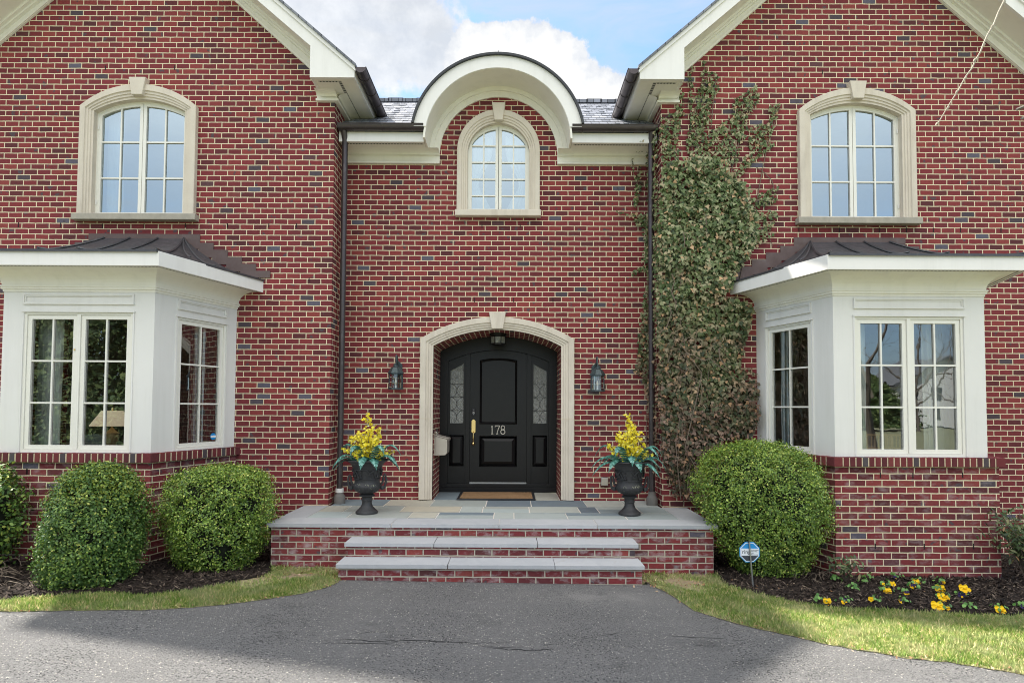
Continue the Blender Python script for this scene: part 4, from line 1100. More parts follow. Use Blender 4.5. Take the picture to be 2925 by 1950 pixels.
grass('grass', [(AX+LX-.06, -1.92), (AX+1.73, -1.92), (AX+1.73, -2.54)]+eRw+[(6.3, -5.2), (6.3, -3.0)]+mRw[::-1], 11000, 'short sunlit grass between the driveway and the pansy bed')
def mulch(poly, dens, label):
    x, y = sample(poly, dens); k = (np.abs(x) < 7) & (y < -.5); x, y = x[k], y[k]; n = len(x)
    pos = np.stack([x, y, GZV(x, y)+.018+RNG.uniform(0, .03, n)], 1)
    nrm = np.stack([RNG.normal(0, .5, n), RNG.normal(0, .5, n), np.ones(n)], 1)
    tv = [(-1, -.5, 0), (-.1, -1, .2), (1, -.4, 0), (.8, .6, .15), (-.2, 1, 0), (-.9, .5, .1)]
    scl = np.stack([RNG.uniform(.012, .042, n), RNG.uniform(.003, .009, n), RNG.uniform(.003, .012, n)], 1)
    return tag(scatter('bark_mulch', M['chip'], tv, [(0, 1, 2, 3, 4, 5)], pos, frames(nrm, RNG.uniform(0, 6.28, n)), scl), label, 'mulch', None, 'stuff')
mulch(bedL, 1500, 'dark shredded bark under the two neighbouring boxwoods'); mulch(bedR, 1700, 'dark shredded bark mulch around the yellow pansies')
# scattered dry leaves and grit along the edges
def litter(pts, n, spread, label, sz=(.008, .022)):
    pts = np.array(pts); k = RNG.integers(0, len(pts)-1, n); t = RNG.random(n)[:, None]; p = pts[k]*(1-t)+pts[k+1]*t+RNG.normal(0, spread, (n, 2))
    pos = np.stack([p[:, 0], p[:, 1], GZV(p[:, 0], p[:, 1])+.028], 1); nrm = np.stack([RNG.normal(0, .5, n), RNG.normal(0, .5, n), np.ones(n)], 1)
    s_ = RNG.uniform(sz[0], sz[1], n)
    return tag(scatter('dry_leaves', M['dry'], [(-1, 0, .2), (0, -.55, 0), (1.1, 0, .3), (0, .55, 0)], [(0, 1, 2, 3)], pos, frames(nrm, RNG.uniform(0, 6.28, n)), s_), label, 'leaves', None, 'stuff')
litter([(-2.9, -2.15), (-2.1, -2.3), (-2.0, -2.5)], 90, .16, 'dry leaf crumbs on the worn turf between steps and square boxwood')
litter([(1.55, -2.5), (2.0, -2.6), (2.6, -2.6), (2.4, -3.1)], 130, .18, 'dry leaf crumbs on the worn turf between steps and security sign')
litter(eR, 130, .05, 'dead grass and grit along the driveway edge below the security sign', (.006, .018)); litter(eL, 90, .035, 'dead grass and grit along the driveway edge below the paired boxwoods', (.006, .016))
litter([(-4.4, -2.9), (-3.2, -2.4)], 40, .25, 'pale leaf crumbs on the bark under the paired boxwoods', (.006, .016)); litter([(2.6, -2.4), (3.6, -2.8), (5.6, -3.2)], 110, .35, 'pale leaf crumbs on the bark among the pansies', (.006, .016))

# ================================================================== SHRUBS
LEAF = [(0, -.5, 0), (.42, -.18, .06), (.40, .22, .06), (0, .55, -.03), (-.40, .22, .06), (-.42, -.18, .06)]
LF = [(0, 1, 2, 3, 4, 5)]
def shrub(name, label, cx, cy, shape, H, n, m, leaf=(.020, .034), clump=.055, tip=.0, holes=(), group=None, sprig=1.0, seed=1):
    """shape(h) -> (rx, ry, dx) radii of the outline at relative height h; leaves sit in sprigs on and just under that surface"""
    rg = np.random.default_rng(seed); z0 = gz(cx, cy)
    root = thing(name, label, 'shrub', (cx, cy, z0), 0, group)
    nc = n//11
    h = rg.random(nc*3); th = rg.uniform(0, 2*math.pi, nc*3)
    S = np.array([shape(min(1, max(0, q))) for q in h])
    keep = rg.random(len(h)) < (S[:, 0]/S[:, 0].max())**.8; h, th, S = h[keep][:nc], th[keep][:nc], S[keep][:nc]
    capn = nc//6
    lump = lambda a, hh: 1+.065*np.sin(3*a+hh*5+seed)+.060*np.sin(6*a-hh*11+seed*2)+.050*np.sin(11*a+hh*19)
    ra = lump(th, h)*rg.uniform(.90, 1.03, len(h))
    cxs = np.stack([S[:, 2]+S[:, 0]*np.cos(th)*ra, S[:, 1]*np.sin(th)*ra, h*H], 1)
    out = np.stack([np.cos(th), np.sin(th), (h-.45)*1.5], 1)
    deep = rg.random(len(h)) < .26; cxs[deep, 0] = S[deep, 2]+(cxs[deep, 0]-S[deep, 2])*.84; cxs[deep, 1] *= .84
    # crown top
    h2 = rg.uniform(.86, 1, capn); St = np.array([shape(q) for q in h2]); t2 = rg.uniform(0, 6.28, capn); r2 = np.sqrt(rg.random(capn))
    c2 = np.stack([St[:, 2]+St[:, 0]*np.cos(t2)*r2, St[:, 1]*np.sin(t2)*r2, H*(h2*(.25)+.75+rg.normal(0, .008, capn)) if False else H*(1-.0*h2)-(.14*H)*(r2**2.5)*rg.uniform(.6, 1, capn)], 1)
    C = np.concatenate([cxs, c2]); O = np.concatenate([out, np.stack([.4*np.cos(t2)*r2, .4*np.sin(t2)*r2, np.ones(capn)], 1)])
    if holes:
        k = np.ones(len(C), bool)
        for hx, hy, hz, hr in holes: k &= (rg.random(len(C)) < .22) | ~((C[:, 0]-hx)**2+(C[:, 1]-hy)**2+(C[:, 2]-hz)**2 < hr*hr)
        C, O = C[k], O[k]
    O /= np.linalg.norm(O, axis=1, keepdims=True)
    per = 11; k = np.repeat(np.arange(len(C)), per)
    off = rg.normal(0, clump*.5, (len(k), 3)); pos = C[k]+off+O[k]*rg.uniform(-.5, .9, (len(k), 1))*clump
    nrm = O[k]*.8+rg.normal(0, .55, (len(k), 3)); nrm[:, 2] += .35
    # stray shoots standing out of the clipped surface
    ns = max(40, n//420); q = rg.integers(0, len(C), ns); t7 = np.tile(np.arange(7)/6, ns); k7 = np.repeat(q, 7)
    dirs = O[q]+rg.normal(0, .45, (ns, 3)); dirs[:, 2] += .35; ln = rg.uniform(.05, .13, ns)*sprig; dv = np.repeat(dirs/np.linalg.norm(dirs, axis=1, keepdims=True)*ln[:, None], 7, axis=0)
    pos = np.concatenate([pos, C[k7]+dv*(t7[:, None]+.15)+rg.normal(0, .008, (len(k7), 3))]); nrm = np.concatenate([nrm, rg.normal(0, 1, (len(k7), 3))+O[k7]*.5]); k = np.concatenate([k, k7])
    pos[:, 2] = np.maximum(pos[:, 2], .015)
    sc = rg.uniform(leaf[0], leaf[1], len(k)); scl = np.stack([sc*.72, sc*1.1, sc], 1)
    rot = frames(nrm, rg.uniform(0, 6.28, len(k)))
    hi = (C[k][:, 2] > H*.72) & (rg.random(len(k)) < tip)
    scatter('foliage', [m, M['box_tip']], LEAF, LF, pos, rot, scl, root, False, im=hi)
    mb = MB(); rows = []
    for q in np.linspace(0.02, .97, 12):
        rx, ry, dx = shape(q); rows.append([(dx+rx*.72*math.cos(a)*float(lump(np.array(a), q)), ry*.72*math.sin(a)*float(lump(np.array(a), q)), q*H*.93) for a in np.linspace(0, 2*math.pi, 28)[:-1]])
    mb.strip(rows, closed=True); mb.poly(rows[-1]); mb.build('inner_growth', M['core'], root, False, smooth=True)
    tw = MB()
    for q in range(9):
        a = rg.uniform(0, 6.28); rr = rg.uniform(.1, .5); tw.tube([(shape(0)[2]+.06*math.cos(a), .06*math.sin(a), -.02), (shape(.1)[2]+rr*.6*math.cos(a), rr*.6*math.sin(a), .12), (rr*math.cos(a), rr*math.sin(a), .4)], [.012, .009, .005], 6)
    tw.build('stem', M['twig'], root, False)
    return root
def dome(rx, ry, base=.72, wide=.45, flat=2.6, lean=0, dx0=0):
    def f(h):
        if h < wide: k = base+(1-base)*math.sin(h/wide*math.pi/2)
        else: k = (1-((h-wide)/(1-wide))**flat)**(1/flat)
        return (rx*k, ry*k, dx0+lean*h)
    return f
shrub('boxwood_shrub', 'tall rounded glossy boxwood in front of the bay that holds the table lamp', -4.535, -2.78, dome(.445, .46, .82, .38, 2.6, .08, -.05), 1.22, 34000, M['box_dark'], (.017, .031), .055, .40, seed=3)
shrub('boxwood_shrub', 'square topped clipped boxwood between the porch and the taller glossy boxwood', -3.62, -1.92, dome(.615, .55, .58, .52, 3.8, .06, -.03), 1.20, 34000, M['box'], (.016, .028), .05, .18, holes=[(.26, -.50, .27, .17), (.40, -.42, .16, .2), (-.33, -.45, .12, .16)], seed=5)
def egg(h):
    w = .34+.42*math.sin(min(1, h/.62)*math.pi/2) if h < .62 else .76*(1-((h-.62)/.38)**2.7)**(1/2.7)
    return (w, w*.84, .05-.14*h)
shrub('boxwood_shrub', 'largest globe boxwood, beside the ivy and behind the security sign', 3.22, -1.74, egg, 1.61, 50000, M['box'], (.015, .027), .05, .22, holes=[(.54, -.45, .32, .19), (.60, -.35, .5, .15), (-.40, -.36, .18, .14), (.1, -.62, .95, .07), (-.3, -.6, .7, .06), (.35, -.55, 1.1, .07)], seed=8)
shrub('laurel_shrub', 'ragged large leaved shrub beyond the tall glossy boxwood, mostly out of frame', -6.31, -2.35, dome(.46, .42, .55, .6, 2.2, .06), 1.16, 5600, M['box_dark'], (.030, .052), .09, .18, holes=[(.32, -.25, .45, .22), (.2, -.4, .55, .16)], seed=13)
# airy shrub at the right edge, narrow leaves on reddish canes
def cane_shrub(name, label, cx, cy, canes, H, spread, seed, leafy=26, lf=(.05, .085)):
    rg = np.random.default_rng(seed); root = thing(name, label, 'shrub', (cx, cy, gz(cx, cy))); tw = MB(); pos = []; nrm = []; spin = []
    for k in range(canes):
        a = rg.uniform(0, 6.28); r = spread*rg.uniform(.3, 1); hh = H*rg.uniform(.6, 1); pts = [(r*.25*math.cos(a)*t+r*.75*math.cos(a)*t*t, r*.25*math.sin(a)*t+r*.75*math.sin(a)*t*t, hh*t*(1.1-.1*t)) for t in np.linspace(0, 1, 6)]
        tw.tube(pts, [.008, .007, .006, .005, .004, .002], 5)
        for q in range(leafy):
            t = rg.uniform(.25, 1)**.7; i = min(4, int(t*5)); p = Vector(pts[i]).lerp(Vector(pts[i+1]), t*5-i)
            pos.append([p.x+rg.normal(0, .05), p.y+rg.normal(0, .05), p.z+rg.normal(0, .04)]); nrm.append([rg.normal(0, .8), -.5+rg.normal(0, .6), .7]); spin.append(rg.uniform(0, 6.28))
    tw.build('cane', M['twig'], root, False); s_ = rg.uniform(lf[0], lf[1], len(pos))
    scatter('foliage', M['lance'], [(0, -.5, 0), (.17, -.1, .04), (.12, .25, .03), (0, .55, -.06), (-.12, .25, .03), (-.17, -.1, .04)], LF, np.array(pos), frames(nrm, np.array(spin)), s_, root, False); return root
M['lance'] = island_mat('lance_leaf', [(0, (.03, .06, .02)), (.5, (.085, .135, .045)), (.85, (.17, .20, .08)), (1, (.30, .16, .07))], .45, .4, .12)
cane_shrub('cane_shrub', 'airy shrub of thin canes and narrow leaves beyond the pansies', 6.17, -2.15, 26, 1.05, .46, 4, 34)
cane_shrub('cane_shrub', 'low leafy sprig between the globe boxwood and the bay brickwork', 3.96, -2.22, 7, .34, .30, 9, 16, (.05, .09))
# bare runners on the soil
rt = MB(); rg = np.random.default_rng(3)
for (bx, by, n, sp) in ((-5.75, -2.75, 26, .55), (3.75, -2.15, 12, .35)):
    root = thing('runner_tangle', 'tangle of bare pale runners on the soil ' + ('below the ragged large leaved shrub' if bx < 0 else 'beside the globe boxwood'), 'twigs', (bx, by, gz(bx, by)))
    for k in range(n):
        rt = MB()
        x, y = rg.normal(0, sp*.5), rg.normal(0, sp*.28); a = rg.uniform(0, 6.28); L = rg.uniform(.12, .38)
        rt.tube([(x+L*t*math.cos(a+t), y+L*t*math.sin(a+t)*.6, .03+.07*math.sin(math.pi*t)+rg.uniform(0, .02)) for t in np.linspace(0, 1, 6)], [.004]*5+[.002], 5)
        rt.build('runner', M['vine'], root, False)

# ================================================================== IVY
ivy_root = thing('ivy', 'olive and purple ivy climbing the wing corner round a downspout', 'ivy', P(1960, 1437, WY)[:1]+(WY, gz(2.6, -1)))
IL = [(0, -.42, 0), (.30, -.34, .05), (.50, -.05, .10), (.26, .08, .03), (0, .62, -.06), (-.26, .08, .03), (-.50, -.05, .10), (-.30, -.34, .05)]
IF = [(0, 1, 2, 3, 4, 5, 6, 7)]
def poly_px(pts, Y): return [P(x, y, Y) for x, y in pts]
Z4 = lambda x, y: (1800+x/3.733, 180+y/3.733)
Z5 = lambda x, y: (1800+x/3.733, 600+y/3.733)
Z6 = lambda x, y: (1800+x/3.564, 1000+y/3.564)
dense = [Z4(*p) for p in ((330, 1130), (480, 1080), (640, 1060), (800, 1050), (980, 1120), (1040, 1260), (1190, 1340), (1250, 1420), (1190, 1500))] + [Z5(*p) for p in ((1300, 60), (1330, 250), (1270, 420), (1210, 560), (1110, 680), (1080, 760), (1060, 850), (900, 960), (1120, 990), (1240, 1050), (1250, 1180), (1200, 1330), (1180, 1450))] + \
    [Z6(*p) for p in ((1100, 120), (1060, 260), (1140, 330), (1280, 420), (1260, 560), (1250, 720), (1200, 880), (920, 900), (880, 960), (700, 1060), (640, 1180), (620, 1540), (520, 1470), (430, 1330), (370, 1200), (320, 1120), (300, 900), (290, 700), (270, 400))] + [Z5(270, 1500), Z5(260, 900), Z5(270, 300), Z4(300, 1450)]
mid = [[Z4(*p) for p in q] for q in (
    [(620, 560), (700, 470), (830, 500), (850, 640), (840, 760), (980, 640), (1120, 560), (1240, 560), (1250, 720), (1180, 870), (1140, 1060), (980, 1140), (820, 1060), (620, 1060), (590, 860)],
    [(480, 480), (560, 470), (580, 600), (480, 640)], [(330, 560), (540, 560), (520, 820), (500, 1080), (340, 1100), (300, 760)], [(690, 260), (880, 220), (880, 420), (830, 520), (690, 480)], [(620, 60), (660, 60), (670, 500), (620, 520)],
    [(760, 10), (800, 10), (810, 260), (750, 260)], [(820, 120), (930, 140), (930, 330), (860, 420)], [(1090, 420), (1340, 250), (1370, 420), (1250, 620), (1090, 600)], [(500, 260), (560, 250), (560, 480), (490, 480)],
    [(1270, 960), (1420, 860), (1540, 880), (1420, 980), (1300, 1060), (1200, 1180), (1080, 1320), (1060, 1200)], [(1250, 720), (1500, 620), (1520, 720), (1440, 860), (1270, 940)],
    [(1480, 470), (1600, 450), (1560, 600), (1480, 660)], [(1340, 1420), (1560, 1330), (1560, 1480), (1400, 1560), (1220, 1560), (1220, 1480)])] + [[Z5(*p) for p in q] for q in (
    [(1300, 40), (1500, 20), (1600, 40), (1540, 120), (1480, 220), (1460, 330), (1330, 420), (1260, 400)], [(1480, 260), (1680, 180), (1600, 230), (1500, 290)], [(1160, 1080), (1270, 1040), (1290, 1160), (1260, 1320), (1180, 1400)])] + [[Z6(*p) for p in q] for q in (
    [(1100, 200), (1240, 180), (1310, 340), (1290, 470), (1100, 440)], [(940, 820), (1220, 780), (1210, 880), (950, 900)], [(330, 1200), (640, 1200), (640, 1500), (420, 1480)])]
leftw = [[Z4(*p) for p in q] for q in ([(230, 900), (215, 1540), (180, 1540), (190, 1000)], [(70, 1130), (110, 1130), (120, 1300), (60, 1540), (20, 1540), (60, 1300)])] + [[Z5(*p) for p in q] for q in (
    [(130, 60), (220, 60), (225, 330), (150, 330), (100, 220), (0, 90), (0, 50)], [(150, 330), (225, 330), (230, 700), (160, 700), (110, 560)], [(0, 680), (110, 610), (140, 660), (20, 710)], [(150, 800), (240, 800), (260, 1100), (120, 1100)], [(100, 1100), (250, 1100), (270, 1550), (60, 1550), (90, 1300)])] + [[Z6(*p) for p in q] for q in (
    [(70, 0), (230, 0), (220, 200), (130, 280), (20, 220), (60, 120)], [(110, 280), (220, 260), (220, 600), (180, 600), (130, 380)])]
pos = []; nr = []; sz = []
def put_ivy(px, Y, dens, depth, size, nd=(0, -1, .35)):
    q = poly_px(px, Y); p = np.array(q); (x0, z0), (x1, z1) = p.min(0), p.max(0); n = int((x1-x0)*(z1-z0)*dens); x, z = RNG.uniform(x0, x1, n), RNG.uniform(z0, z1, n); k = inside(q, x, z); x, z = x[k], z[k]; n = len(x)
    lump = vnoise(x+9, z+9, 3.3, 21)*.6+vnoise(x+9, z+9, 9, 22)*.4
    for i in range(n):
        pos.append((x[i], Y-.02-depth*(.25+.9*lump[i])*random.random()**.7, z[i])); nr.append((nd[0]+random.gauss(0, .48), nd[1]+random.gauss(0, .25), nd[2]+random.gauss(0, .42))); sz.append(random.uniform(*size))
put_ivy(dense, WY, 2300, .24, (.040, .080)); 
for q in mid: put_ivy(q, WY, 980, .06, (.036, .064))
for q in leftw: put_ivy(q, 0, 1000, .10, (.038, .068))
# the return face of the wing behind the downspout
n = 1500; z = RNG.uniform(1.0, 6.2, n); y = RNG.uniform(WY, -.02, n); k = RNG.random(n) < np.where(z > 4.2, .8, .55); z, y = z[k], y[k]
for a, b_ in zip(y, z): pos.append((AX+2.43-.02-.07*random.random(), a, b_)); nr.append((-.9+random.gauss(0, .3), -.5+random.gauss(0, .3), .35+random.gauss(0, .3))); sz.append(random.uniform(.038, .07))
n = len(pos); spin = math.pi+RNG.normal(0, .55, n)
scatter('foliage', M['ivy'], IL, IF, np.array(pos), frames(nr, spin), np.array(sz), ivy_root)
under = MB()
for px, Y in ((dense, WY),):
    q = poly_px(px, Y); c = np.array(q).mean(0)
vs = MB(); rg = np.random.default_rng(2)
def vine(px, Y, r=.006, off=.03): 
    pts = [P(x, y, Y) for x, y in px]; vs.tube([(x+rg.normal(0, .006), Y-off, z) for x, z in pts], [r]*(len(pts)-1)+[r*.5], 5)
for q in ([(1950, 1440), (1955, 1250), (1960, 1100), (1975, 900), (1970, 700), (1985, 480), (1990, 300), (2010, 200)], [(1990, 1380), (2010, 1150), (2030, 900), (2050, 700), (2080, 520), (2130, 330), (2160, 260)], [(1930, 1420), (1905, 1150), (1900, 850), (1910, 600), (1915, 420), (1930, 330)], [(2060, 1000), (2110, 800), (2150, 620), (2190, 420), (2225, 305)],
          [Z4(650, 1000), Z4(640, 600), Z4(650, 60)], [Z4(780, 800), Z4(770, 400), Z4(785, 10)], [Z4(850, 700), Z4(880, 400), Z4(910, 130)]): vine(q, WY, .006)
for q in ([Z4(1340, 1120), Z4(1430, 1180), Z4(1500, 1260), Z4(1530, 1330), Z4(1500, 1400)], [Z4(1240, 1420), Z4(1320, 1480), Z4(1360, 1560)], [Z5(1440, 100), Z5(1470, 280), Z5(1510, 390)]): vine(q, WY, .006, .02)
for q in ([Z5(520, 290), Z5(525, 380), Z5(530, 460)], [Z5(390, 720), Z5(420, 800), Z5(400, 900), Z5(440, 1020)], [Z5(390, 920), Z5(430, 1000), Z5(430, 1100)], [Z5(360, 1030), Z5(390, 1130), Z5(350, 1260), Z5(270, 1340)], [Z6(600, 70), Z6(690, 120), Z6(760, 100), Z6(850, 180), Z6(940, 230)], [Z6(845, 0), Z6(860, 100), Z6(930, 190), Z6(970, 240)], [Z6(665, 330), Z6(675, 420), Z6(660, 540)], [Z6(660, 960), Z6(665, 1060)], [Z5(750, 100), Z5(760, 220), Z5(765, 320)], [Z5(885, 1560), Z5(890, 1490), Z5(920, 1470)]): vine(q, WY, .007, .24)
for q in ([(1845, 1300), (1850, 1000), (1848, 700), (1850, 450)], [Z4(85, 1130), Z4(70, 1350), Z4(60, 1560)]): vine(q, 0, .005)
for k in range(8):          # woody runners showing between the leaves
    x = random.uniform(1900, 2085); pts = [(x+random.gauss(0, 14)+6*j*random.uniform(-1, 1), 1420-j*random.uniform(70, 95)) for j in range(random.randint(4, 9))]; vine(pts, WY, random.uniform(.004, .008), random.uniform(.15, .24))
def shoot(px, Y, n=14):     # single leafy runners reaching over the frieze
    pts = [P(x, y, Y) for x, y in px]; vs.tube([(x, Y-.05, z) for x, z in pts], .004, 5); P_, N_ = [], []
    for k in range(n):
        t = k/n*(len(pts)-1); i = int(t); a, b_ = pts[i], pts[i+1]; f = t-i
        P_.append((a[0]+(b_[0]-a[0])*f, Y-.055-.02*random.random(), a[1]+(b_[1]-a[1])*f+random.uniform(-.015, .015))); N_.append((random.gauss(0, .4), -1, .3+random.gauss(0, .3)))
    return P_, N_
SP, SN_ = [], []
for px, Y, k in (([Z4(215, 960), Z4(120, 955), Z4(30, 960)], -.05, 16), ([Z4(210, 870), Z4(120, 855), Z4(60, 845)], -.36, 9), ([Z4(15, 1040), Z4(30, 1200), Z4(60, 1300)], -.02, 9), ([(1760, 610), (1790, 615), (1830, 640)], 0, 10)):
    a, b_ = shoot(px, Y, k); SP += a; SN_ += b_
scatter('shoot_leaves', M['ivy'], IL, IF, np.array(SP), frames(SN_, math.pi+RNG.normal(0, .5, len(SP))), RNG.uniform(.03, .055, len(SP)), ivy_root)
vs.build('vine', M['vine'], ivy_root)
# ================================================================== URNS
def make_urn(loc, rz, label):
    u = thing('garden_urn', label, 'urn', loc, rz, 'cast iron urns flanking the front door')
    b = MB(); flut = lambda n, a, z0, z1: (lambda r, z, t: r*(1+(a*abs(math.sin(n*t/2)) if z0 <= z <= z1 else 0)))
    b.lathe([(.146, 0), (.150, .012), (.146, .03), (.132, .042), (.110, .062), (.084, .090), (.068, .125), (.064, .165), (.073, .172), (.073, .184), (.066, .192), (.070, .222), (.104, .236), (.108, .246), (.085, .262), (.060, .272)], 48,
            mod=lambda r, z, t: r*(1-.05*abs(math.sin(12*t))*(1 if .05 <= z <= .13 else 0)))
    b.build('pedestal', M['iron'], u, False, smooth=True)
    b = MB(); b.lathe([(.060, .262), (.090, .272), (.140, .300), (.172, .335), (.188, .368), (.190, .386), (.182, .398), (.170, .412), (.166, .44), (.170, .48), (.182, .55), (.194, .61), (.204, .645), (.226, .680), (.262, .706), (.284, .714), (.288, .722), (.282, .730), (.262, .728), (.225, .70), (.20, .66), (.10, .64), (.02, .64)], 72,
                      mod=lambda r, z, t: r*(1+.05*abs(math.sin(15*t))*(1 if .275 <= z <= .37 else 0)+(.012*math.sin(40*t) if .708 <= z <= .73 and r > .27 else 0)))
    bo = b.build('bowl', [M['iron']], u, False, smooth=True)
    # scrolling relief round the body
    s = MB()
    for k in range(5):
        a0 = k*2*math.pi/5
        def at(a, z, o=.006): 
            rr = .170+(z-.44)*.16+o if z > .44 else .17+o; return (rr*math.cos(a), rr*math.sin(a), z)
        for sg in (-1, 1):
            s.tube([at(a0+sg*(.30-.27*t)*math.cos(t*5.5)*.9, .535+.062*(1-t)*math.sin(t*5.5+1.2)) for t in np.linspace(0, 1, 14)], [.009*(1-t*.5) for t in np.linspace(0, 1, 14)], 6)
        for q in range(6):
            f = q*math.pi/3; s.lathe([(.002, -.008), (.013, -.003), (.013, .004), (.002, .009)], 7, at(a0+.09*math.cos(f), .535+.022*math.sin(f), .004))
        s.lathe([(.002, -.01), (.014, 0), (.002, .01)], 8, at(a0, .535, .010))
        s.tube([at(a0+.32+.62*(t-.5), .535+.045*math.sin(t*6.28)) for t in np.linspace(0, 1, 12)], .008, 6)
        s.lathe([(.002, -.014), (.016, 0), (.002, .016)], 7, at(a0+.628, .50, .006)); s.lathe([(.002, -.012), (.013, 0), (.002, .012)], 7, at(a0+.628, .575, .006))
    s.tube([at(a, .475, .002) for a in np.linspace(0, 2*math.pi, 49)], .006, 6); s.tube([at(a, .60, .002) for a in np.linspace(0, 2*math.pi, 49)], .006, 6)
    s.build('relief', M['iron'], bo, False, smooth=True)
    li = MB(); rg = random.Random(int(loc[0]*10))
    for k in range(46):
        a = rg.choice((-2.0, -1.25, -1.1, -.95))+rg.gauss(0, .16); z = .392+rg.gauss(0, .016); rr = .189; q = rg.uniform(.002, .008)
        n = Vector((math.cos(a), math.sin(a), 0)); t = Vector((-math.sin(a), math.cos(a), 0)); c = n*rr+Vector((0, 0, z))
        li.poly([c+t*q*rg.uniform(.6, 1.3)*math.cos(w)+Vector((0, 0, q*rg.uniform(.5, 1.2)*math.sin(w)))+n*.0015 for w in np.linspace(0, 6.28, 7)[:-1]])
    M['lichen'] = M.get('lichen') or flat_mat('lichen', (.30, .30, .22), .9, 0, .5, 60); li.build('lichen', M['lichen'], bo, False)
    for sg in (-1, 1):
        h = MB(); pts = [(.175, .345), (.205, .335), (.232, .345), (.246, .40), (.252, .46), (.246, .505), (.232, .52), (.218, .505), (.214, .46), (.206, .415), (.19, .395)]
        h.tube([(sg*x, -.01, z) for x, z in pts], [.016, .020, .018, .016, .015, .014, .013, .013, .014, .015, .016], 8)
        h.lathe([(.004, -.03), (.024, -.018), (.030, .004), (.022, .026), (.004, .034)], 10, (sg*.205, -.022, .345)); h.lathe([(.003, -.012), (.012, 0), (.003, .012)], 8, (sg*.205, -.052, .335))
        h.build('handle', M['iron'], u, False, smooth=True)
    so = MB(); so.lathe([(.01, .66), (.20, .665), (.20, .67), (.01, .685)], 24); so.build('soil', M['soil'], u, False)
    return u
URN = [(AX-1.735, -1.20, LZ), (AX+1.845, -1.20, LZ)]
make_urn(URN[0], .12, 'black cast iron urn on the porch by the downspout with a white collar')
make_urn(URN[1], -.15, 'black cast iron urn on the porch by the ivy and the grey outlet box')
def arrangement(loc, seed, label, top, spread):
    rg = np.random.default_rng(seed); r = thing('flower_arrangement', label, 'flowers', loc, 0, 'yellow flower arrangements in the urns')
    # arching fern fronds
    for k in range(18):
        a = k*2*math.pi/18+rg.normal(0, .18); L = rg.uniform(.42, .60); rise = rg.uniform(.06, .16) if k % 4 else .26
        ax = Vector((math.cos(a), math.sin(a)*.85, 0)); side = Vector((-ax.y, ax.x, 0)).normalized()
        pts = [Vector((0, 0, -.05))+ax*(.05+L*t*(1-.18*t))+Vector((0, 0, rise*math.sin(t*math.pi*.62)*1.3-.34*max(0, t-.42)**1.6*L/.4)) for t in np.linspace(0, 1, 22)]
        m = MB(); m.tube(pts, [.004]*21+[.001], 5)
        for i in range(2, 21):
            p = pts[i]; d = (pts[i+1]-pts[i-1]).normalized(); w = .088*math.sin(math.pi*min(1, (i+1.5)/22))**.7*(1.08-.5*i/22); upv = side.cross(d).normalized()
            for sg in (-1, 1):
                o = p+d*.004*sg; tipv = side*sg*w+d*w*.42-Vector((0, 0, w*.25)); b_ = d*.0125
                m.poly([o-b_, o+tipv*.5-b_*.9+upv*.003, o+tipv, o+tipv*.5+b_*1.1+upv*.003, o+b_])
        m.build('fern_frond', M['fern'], r, False)
    # sprays of small yellow flowers
    fl = {'p': [], 'n': [], 's': []}; bud = {'p': [], 'n': []}; st = MB()
    for k in range(34):
        a = rg.uniform(0, 2*math.pi); lean = (rg.random()**.6)*spread if k > 3 else .03+.05*k; H = (top*(1-.66*(lean/spread)**1.3))*rg.uniform(.62, 1.0) if k > 1 else top*(1-.12*k)
        dx, dy = lean*math.cos(a), lean*math.sin(a)*.8
        f = lambda t: Vector((dx*t**1.3, dy*t**1.3, -.03+H*t-.05*lean*t*t)); st.tube([f(t) for t in np.linspace(0, 1, 7)], .003, 5)
        nfl = int(13+H*30)
        for q in range(nfl):
            t = .22+.78*rg.random()**.75; w = .026*(1.25-t) + .012; p = f(t)+Vector(rg.normal(0, w, 3)); fl['p'].append(p); fl['n'].append((rg.normal(0, .7), -.6+rg.normal(0, .6), .4+rg.normal(0, .5))); fl['s'].append(rg.uniform(.018, .029))
        for q in range(3): p = f(.3+.6*rg.random())+Vector(rg.normal(0, .05, 3)); bud['p'].append(p); bud['n'].append(rg.normal(0, 1, 3)+np.array([0, -.5, 0]))
    st.build('stem', M['twig'], r, False)
    pet = []; fc = []
    for k in range(5):
        a = k*2*math.pi/5; c, s = math.cos(a), math.sin(a); b0 = len(pet)
        for x, y, z in ((.08, -.16, 0), (.62, -.34, .16), (1.05, 0, .24), (.62, .34, .16), (.08, .16, 0)): pet.append((x*c-y*s, x*s+y*c, z))
        fc.append(tuple(range(b0, b0+5)))
    n = len(fl['p']); scatter('blossom', M['petal'], pet, fc, np.array(fl['p']), frames(fl['n'], rg.uniform(0, 6, n)), np.array(fl['s']), r, False)
    n = len(bud['p']); scatter('foliage', M['pale'], LEAF, LF, np.array(bud['p']), frames(bud['n'], rg.uniform(0, 6, n)), rg.uniform(.022, .036, n), r, False)
    return r
arrangement((URN[0][0], URN[0][1], LZ+.70), 4, 'loose spreading yellow blossom and fern arrangement in the urn on the mailbox side', .68, .37)
arrangement((URN[1][0], URN[1][1], LZ+.70), 9, 'taller denser yellow blossom and teal fern arrangement in the urn by the ivy', .72, .29)

